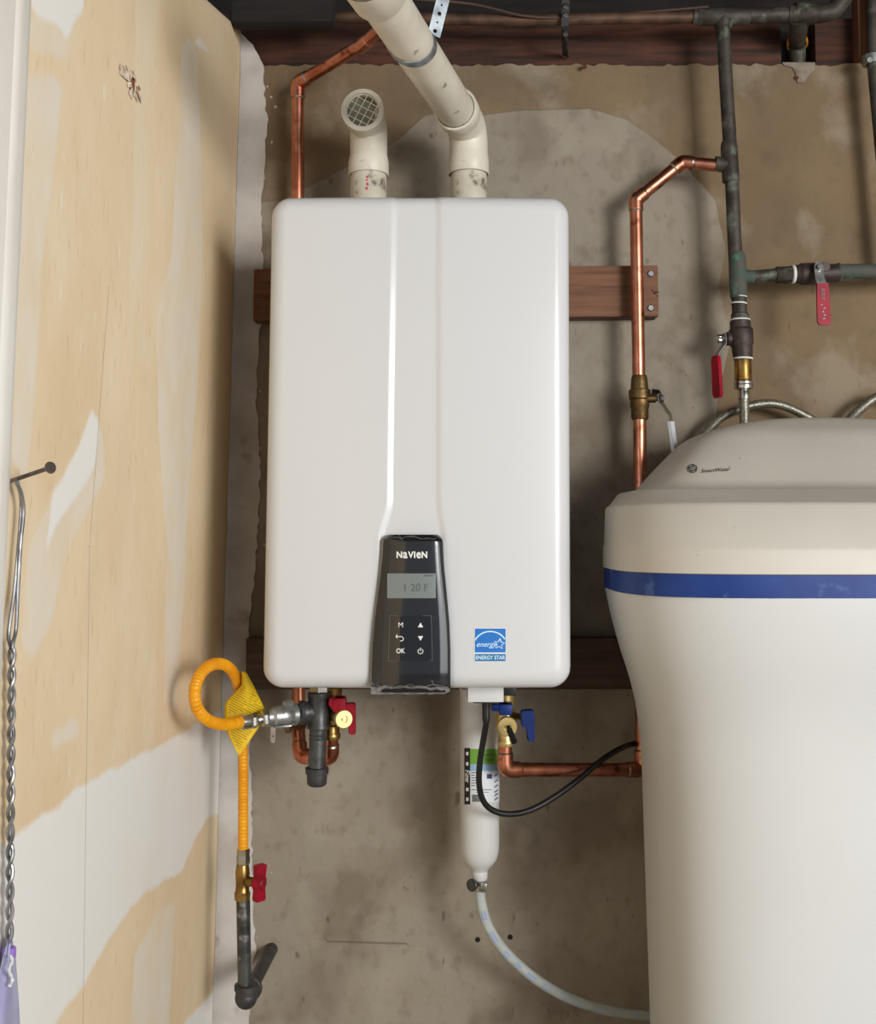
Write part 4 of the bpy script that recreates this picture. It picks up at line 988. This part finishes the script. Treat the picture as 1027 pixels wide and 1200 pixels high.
for k in range(30):                         # printed lines, slanting like the sheet
    y0 = 792+k*3.1; last = None
    seg = []
    for i in range(0, 26):
        x = 262+i*2.1; y = y0-14+ (x-262)*0.52
        h = tb.ray_cast(cp, ray(x, y).normalized())
        hl = tb.ray_cast(cp, ray(x-3, y).normalized()); hr = tb.ray_cast(cp, ray(x+3.5, y+1).normalized())
        ok = h[0] is not None and hl[0] is not None and hr[0] is not None and not (836 < y < 853)
        if ok and random.random() > 0.03: seg.append((x, y))
        else:
            if len(seg) > 1: put2d(acc, line2d(seg, 0.75), lambda x, y: on(tb, x, y, 0.0006) if tb.ray_cast(cp, ray(x, y).normalized())[0] else P(x, y, 0.26))
            seg = []
    if len(seg) > 1: put2d(acc, line2d(seg, 0.75), lambda x, y: on(tb, x, y, 0.0006) if tb.ray_cast(cp, ray(x, y).normalized())[0] else P(x, y, 0.26))
obj('tag_print', acc, 'tag_ink', t, smooth=False)['kind'] = 'stuff'

t = thing('gas_valve', 'brass gas valve with a red tee handle at the foot of the yellow hose', 'valve', P(284.5,1033,0.18))
p = P(284,1054,0.18); L_ = P(284,1013,0.18).z-p.z
b = bm_(); lathe(b, p, (0,0,1), [(0,0.0118),(0.010,0.0125),(0.012,0.0108),(0.022,0.0102),(0.030,0.0108),(0.04,0.0112),(L_-0.006,0.0105),(L_,0.0095)], 12); obj('valve_body', b, 'brass', t)
b = bm_(); q = P(289,1033,0.185); lathe(b, q, (1,-0.2,0), [(0,0.008),(0.014,0.0065)], 12); obj('valve_stem', b, 'brass', t)
b = bm_(); a = P(304,1034,0.195)
lathe(b, P(297,1034,0.19), (1,-0.2,0), [(0,0.0085),(0.002,0.011),(0.016,0.0115),(0.018,0.010)], 16)
strip(b, [a+V((0.001,0,0.0265)), a+V((0.001,0,0.024)), a, a+V((0.0,0,-0.024)), a+V((0,0,-0.0275))], [0.015,0.018,0.013,0.018,0.015], lambda i: (1,-0.9,0), 0.011)
bmesh.ops.remove_doubles(b, verts=b.verts[:], dist=1e-5); obj('tee_handle', b, 'red_plastic', t)

t = thing('gas_supply_pipe', 'grey galvanised gas pipe dropping to a dark elbow near the floor', 'pipe', P(287,1165,0.18))
b = bm_(); tube(b, [P(285,1054,0.18), P(287,1160,0.18)], 0.0107, 18); obj('riser', b, 'galvanised', t)
e0 = P(288.5,1168,0.18); w0 = P(321,1114,0.0); w0 = V((P(319,1114,0).x, 0.02, e0.z+0.006))
b = bm_(); tube(b, fillet([e0+V((0,0,0.018)), e0, e0+(w0-e0).normalized()*0.03], 0.014), 0.0165, 20)
lathe(b, e0+V((0,0,0.010)), (0,0,1), [(0,0.0165),(0.001,0.0182),(0.008,0.0182),(0.009,0.0165)], 20)
lathe(b, e0+(w0-e0).normalized()*0.024, w0-e0, [(0,0.0165),(0.001,0.0182),(0.008,0.0182),(0.009,0.0125)], 20)
s = bmesh.ops.create_uvsphere(b, u_segments=20, v_segments=12, radius=0.0172); 
for v in s['verts']: v.co += e0+V((0,0,-0.001))
obj('elbow', b, 'iron_dark', t)
b = bm_(); tube(b, [e0, w0], 0.0110, 18); obj('wall_nipple', b, 'iron_dark', t)

# ================================================================ FILTER, TUBE, CORD
DFi = 0.125
ft, fb_ = P(562,806,DFi), P(562.5,1021,DFi); RFi = 22.4/F*(DW-DFi)
filt = thing('water_filter', 'tall white cartridge filter with a green and black label', 'filter', fb_)
b = bm_(); L_ = ft.z-fb_.z
lathe(b, fb_, (0,0,1), [(0,0.012),(0.003,0.0135),(0.006,0.016),(0.012,0.022),(0.020,0.0275),(0.032,RFi-0.0007),(0.044,RFi)]+[(L_*k, RFi) for k in (0.3,0.5,0.7,0.9)]+[(L_-0.006,RFi),(L_-0.004,RFi+0.0008),(L_,RFi+0.0008)], 40); obj('cartridge', b, 'filter_plastic', filt)
b = bm_(); lathe(b, P(562.5,1031,DFi), (0,0,1), [(0,0.011),(0.002,0.0125),(0.010,0.0130),(0.014,0.0125)], 20); obj('neck', b, 'filter_plastic', filt)
b = bm_(); lathe(b, P(562,1036,DFi), (0,0,1), [(0,0.008),(0.001,0.0095),(0.006,0.0095),(0.007,0.008)], 16); nk = obj('nozzle', b, 'zinc', filt)
def cyl(x, y, off=0.0004):      # label pixel to the cartridge surface
    z = P(x, y, DFi+RFi*0.8).z; cx = fb_.x+(ft.x-fb_.x)*(z-fb_.z)/L_
    u = max(-0.995, min(0.995, (x-562.7)/22.4)); a = math.asin(u)
    # keep v from the pixel at this depth
    z = P(x, y, DFi+RFi*math.cos(a)).z
    return V((cx+math.sin(a)*(RFi+off), -DFi-math.cos(a)*(RFi+off), z))
def lab(name, data, m, off, parent):
    acc = ([], [])
    for dta in data: put2d(acc, dta, lambda x, y: cyl(x, y, off))
    return obj(name, acc, m, parent, smooth=False)
lb = lab('label', [grid_rect(551,877,584.9,940,14)], 'label_white', 0.0004, filt); lb['label'] = 'white printed label with green, blue and black bands'
lab('green_band', [grid_rect(551.5,877.5,584.9,895.5,14)], 'label_green', 0.0007, lb)
lab('blue_fade', [grid_rect(551.5,895.5,584.9,903.5,14)], 'label_blue', 0.0007, lb)
lab('black_stripe', [grid_rect(545.3,876.5,551.6,942.5,4)], 'print_black', 0.0008, lb)
lab('green_lettering', [T('Capacity', 5.4, 571, 884), T('Scale', 5.0, 572, 889.8)], 'label_darkgreen', 0.001, lb)
v, f = text2d('Flow', 7.4, 'CENTER', 0.12, 0.2)
dat = ([(548.6-y*-1*0+ y, 909+x) for x, y in v], f)
lab('stripe_marks', [grid_rect(547.3,y,549.9,y+4,2) for y in (881,893,923,934.5)]+[([(548.6+y, 909+x) for x, y in v], f)], 'print_white', 0.0011, lb)
fine = [grid_rect(570,907,575.5,912.5,3)]
for y in (905,908,911,914,917,920): fine.append(grid_rect(553,y,557.5+random.uniform(-1,2),y+0.8,2))
fine += [grid_rect(553,925,575,925.7,6), grid_rect(558,928,572,928.6,4)]
for y in (908,915,921,927,931,936): fine.append(line2d([(578.5,y+1.5),(580.5,y),(582.6,y-1.5)],1.2))
for k in range(9): fine.append(grid_rect(554+k*1.15,931,554.65+k*1.15,939.5,1))
lab('fine_print', fine, 'print_grey', 0.0011, lb)['kind'] = 'stuff'
lab('square_symbol', [grid_rect(570.3,907.2,575.2,912.2,3)], 'label_navy', 0.0013, lb)
t = thing('hose_clamp', 'small steel hose clamp with a dark wing screw under the filter', 'clamp', P(562,1040,DFi))
b = bm_(); lathe(b, P(562.5,1042.5,DFi), (-0.02,0,1), [(0,0.0108),(0.0006,0.0118),(0.009,0.0118),(0.0096,0.0108)], 24, cap=False); obj('band', b, 'nickel', t)
b = bm_(); lathe(b, P(556,1036.5,0.135), (-0.5,-0.8,0.1), [(0,0.003),(0.004,0.009),(0.008,0.0098),(0.010,0.008),(0.010,0.003)], 14); obj('wing_screw', b, 'iron_dark', t)
b = bm_(); a = P(567,1040,0.142); box(b, a-V((0.005,0.004,0.0065)), a+V((0.005,0.004,0.0065)), 0.001); obj('screw_housing', b, 'nickel', t)
tp = spline([P(562.5,1037,DFi), P(564,1056,DFi), P(571,1082,DFi), P(585,1106,DFi-.005), P(604,1127,DFi-.01), P(632,1150,DFi-.015), P(668,1170,DFi-.03), P(712,1184,DFi-.045), P(760,1190,0.06), P(830,1192,0.05)], 0.006)
t = thing('drain_tube', 'clear plastic tube with blue print curving from the filter behind the softener', 'tube', tp[0])
b = bm_(); tube(b, tp, 0.0082, 16); obj('tube', b, 'clear_tube', t)
acc = ([], [])
i = 6
while i < len(tp)-6:
    n = random.choice((2,3,3)); pts_ = []
    for k in range(n+1):
        p = tp[i+k]; tg = (tp[i+k+1]-tp[i+k-1]).normalized(); nv = tg.cross(V((0,-1,0))).normalized()
        a0_, a1_ = (p + (V((0,-1,0))*math.cos(a)+nv*math.sin(a))*0.0086 for a in (-0.38, 0.38))
        acc[0].extend((a0_, a1_))
        if k: m_ = len(acc[0]); acc[1].append((m_-4, m_-3, m_-1, m_-2))
    i += n+random.choice((2,2,3))
obj('printed_band', acc, 'tube_ink', t, smooth=False)

cp_ = [P(570,826,0.26), P(570.2,845,0.258), P(566.5,868,0.245), P(563,890,0.235), P(561.5,915,0.225), P(565,935,0.215), P(575,948,0.205), P(594,954,0.195), P(620,950,0.18), P(650,934,0.165), P(680,912,0.15), P(704,892,0.135), P(726,878,0.105), P(748,870.5,0.045), P(790,866,0.03)]
t = thing('power_cord', 'black power cord drooping from the heater across the horizontal copper pipe', 'cord', cp_[0])
b = bm_(); tube(b, spline(cp_, 0.006), 0.0046, 12); obj('cord', b, 'black_rubber', t)
b = bm_(); lathe(b, P(570,823,0.26), (0,0,-1), [(0,0.0068),(0.006,0.0060),(0.012,0.0058),(0.020,0.0060),(0.026,0.0058),(0.030,0.0046)], 14); obj('strain_relief', b, 'black_rubber', t)

# ================================================================ NAIL, TWISTED WIRE, BAG
def near(px, py, off):      # point off metres clear of the left wall
    r = ray(px, py); k = 0.0135
    s = (0.354+(1.95-H)*k-off)/(-r.x + r.z*k); return cp + r*s
nb_, nh = near(13,563.5,0.002), near(59,548,0.046)
b = bm_(); ax = nh-nb_; L_ = ax.length
lathe(b, nb_, ax, [(-0.01,0.0014),(0,0.0019),(L_-0.001,0.0019),(L_-0.001,0.0048),(L_,0.0052),(L_+0.0012,0.0048)], 14)
solo(obj('nail', b, 'nail_steel'), 'long steel nail sticking out of the drywall beside the door casing', 'nail')
t = thing('twisted_wire', 'twisted steel wire loop hanging from the long nail', 'wire', near(18,566,0.012))
mid = [(19.5,566),(25,578),(27.5,600),(24,640),(21,690),(19,735),(15.5,752),(14.5,760)]
b = bm_(); tube(b, spline([near(x,y,0.012) for x,y in mid], 0.003), 0.0017, 8); obj('strand', b, 'wire_steel', t)
mid2 = [(19,562),(22,571),(25,590),(22.5,630),(17,690),(10.5,740),(11,752),(14,762)]
b = bm_(); tube(b, spline([near(x,y,0.0095) for x,y in mid2], 0.003), 0.0017, 8); obj('strand', b, 'wire_steel', t)
for ph in (0, math.pi):
    pts_ = []
    for i in range(260):
        k = i/259; y = 760+k*346; x = 14-3*k
        c_ = near(x, y, 0.010); a = ph+k*2*math.pi*7.5; am = 0.0020
        pts_.append(c_+V((am*math.sin(a), am*1.2*math.cos(a), 0)))
    b = bm_(); tube(b, pts_, 0.0017, 8); obj('strand', b, 'wire_steel', t)
t = thing('plastic_bag', 'lavender plastic bag hanging from the twisted wire at the lower left', 'bag', near(10,1110,0.01))
b = bm_(); lathe(b, near(10.5,1123,0.010), (0,0,1), [(0,0.0050),(0.001,0.0056),(0.008,0.0056),(0.009,0.0048)], 16); obj('neck_ring', b, 'purple', t)
b = bm_(); rr = []
for y, xa, xb in ((1098,10,13.5),(1106,8,15.5),(1122,3,18.5),(1150,-3,20.5),(1180,-9,22.5),(1230,-16,25)):
    row = []
    for k in range(24):
        a = 2*math.pi*k/24; mx_ = (xa+xb)/2; hw = (xb-xa)/2
        px_ = mx_+hw*math.cos(a); o_ = 0.0085+0.0055*math.sin(a)*(0.5+min(1,(y-1098)/60)*0.5)+0.001*math.sin(5*a)
        row.append(near(px_, y, o_))
    rr.append(row)
loft(b, rr); obj('bag_body', b, 'lavender', t)
b = bm_()
pts_ = [near(12.5+2*math.sin(i*0.9), 1120+i*3.2, 0.020) for i in range(12)]; tube(b, pts_, [0.0009+0.0006*(i%2) for i in range(12)], 6); obj('tie', b, 'print_white', t)

for o in list(bpy.data.objects):
    g = {'ball_valve': 'lever valves in the water pipes', 'service_valve': 'service valves under the heater', 'mounting_board': 'boards carrying the heater',
         'flexible_hose': 'braided hoses behind the softener'}.get(o.name.split('.')[0])
    if g and o.parent is None: o['group'] = g
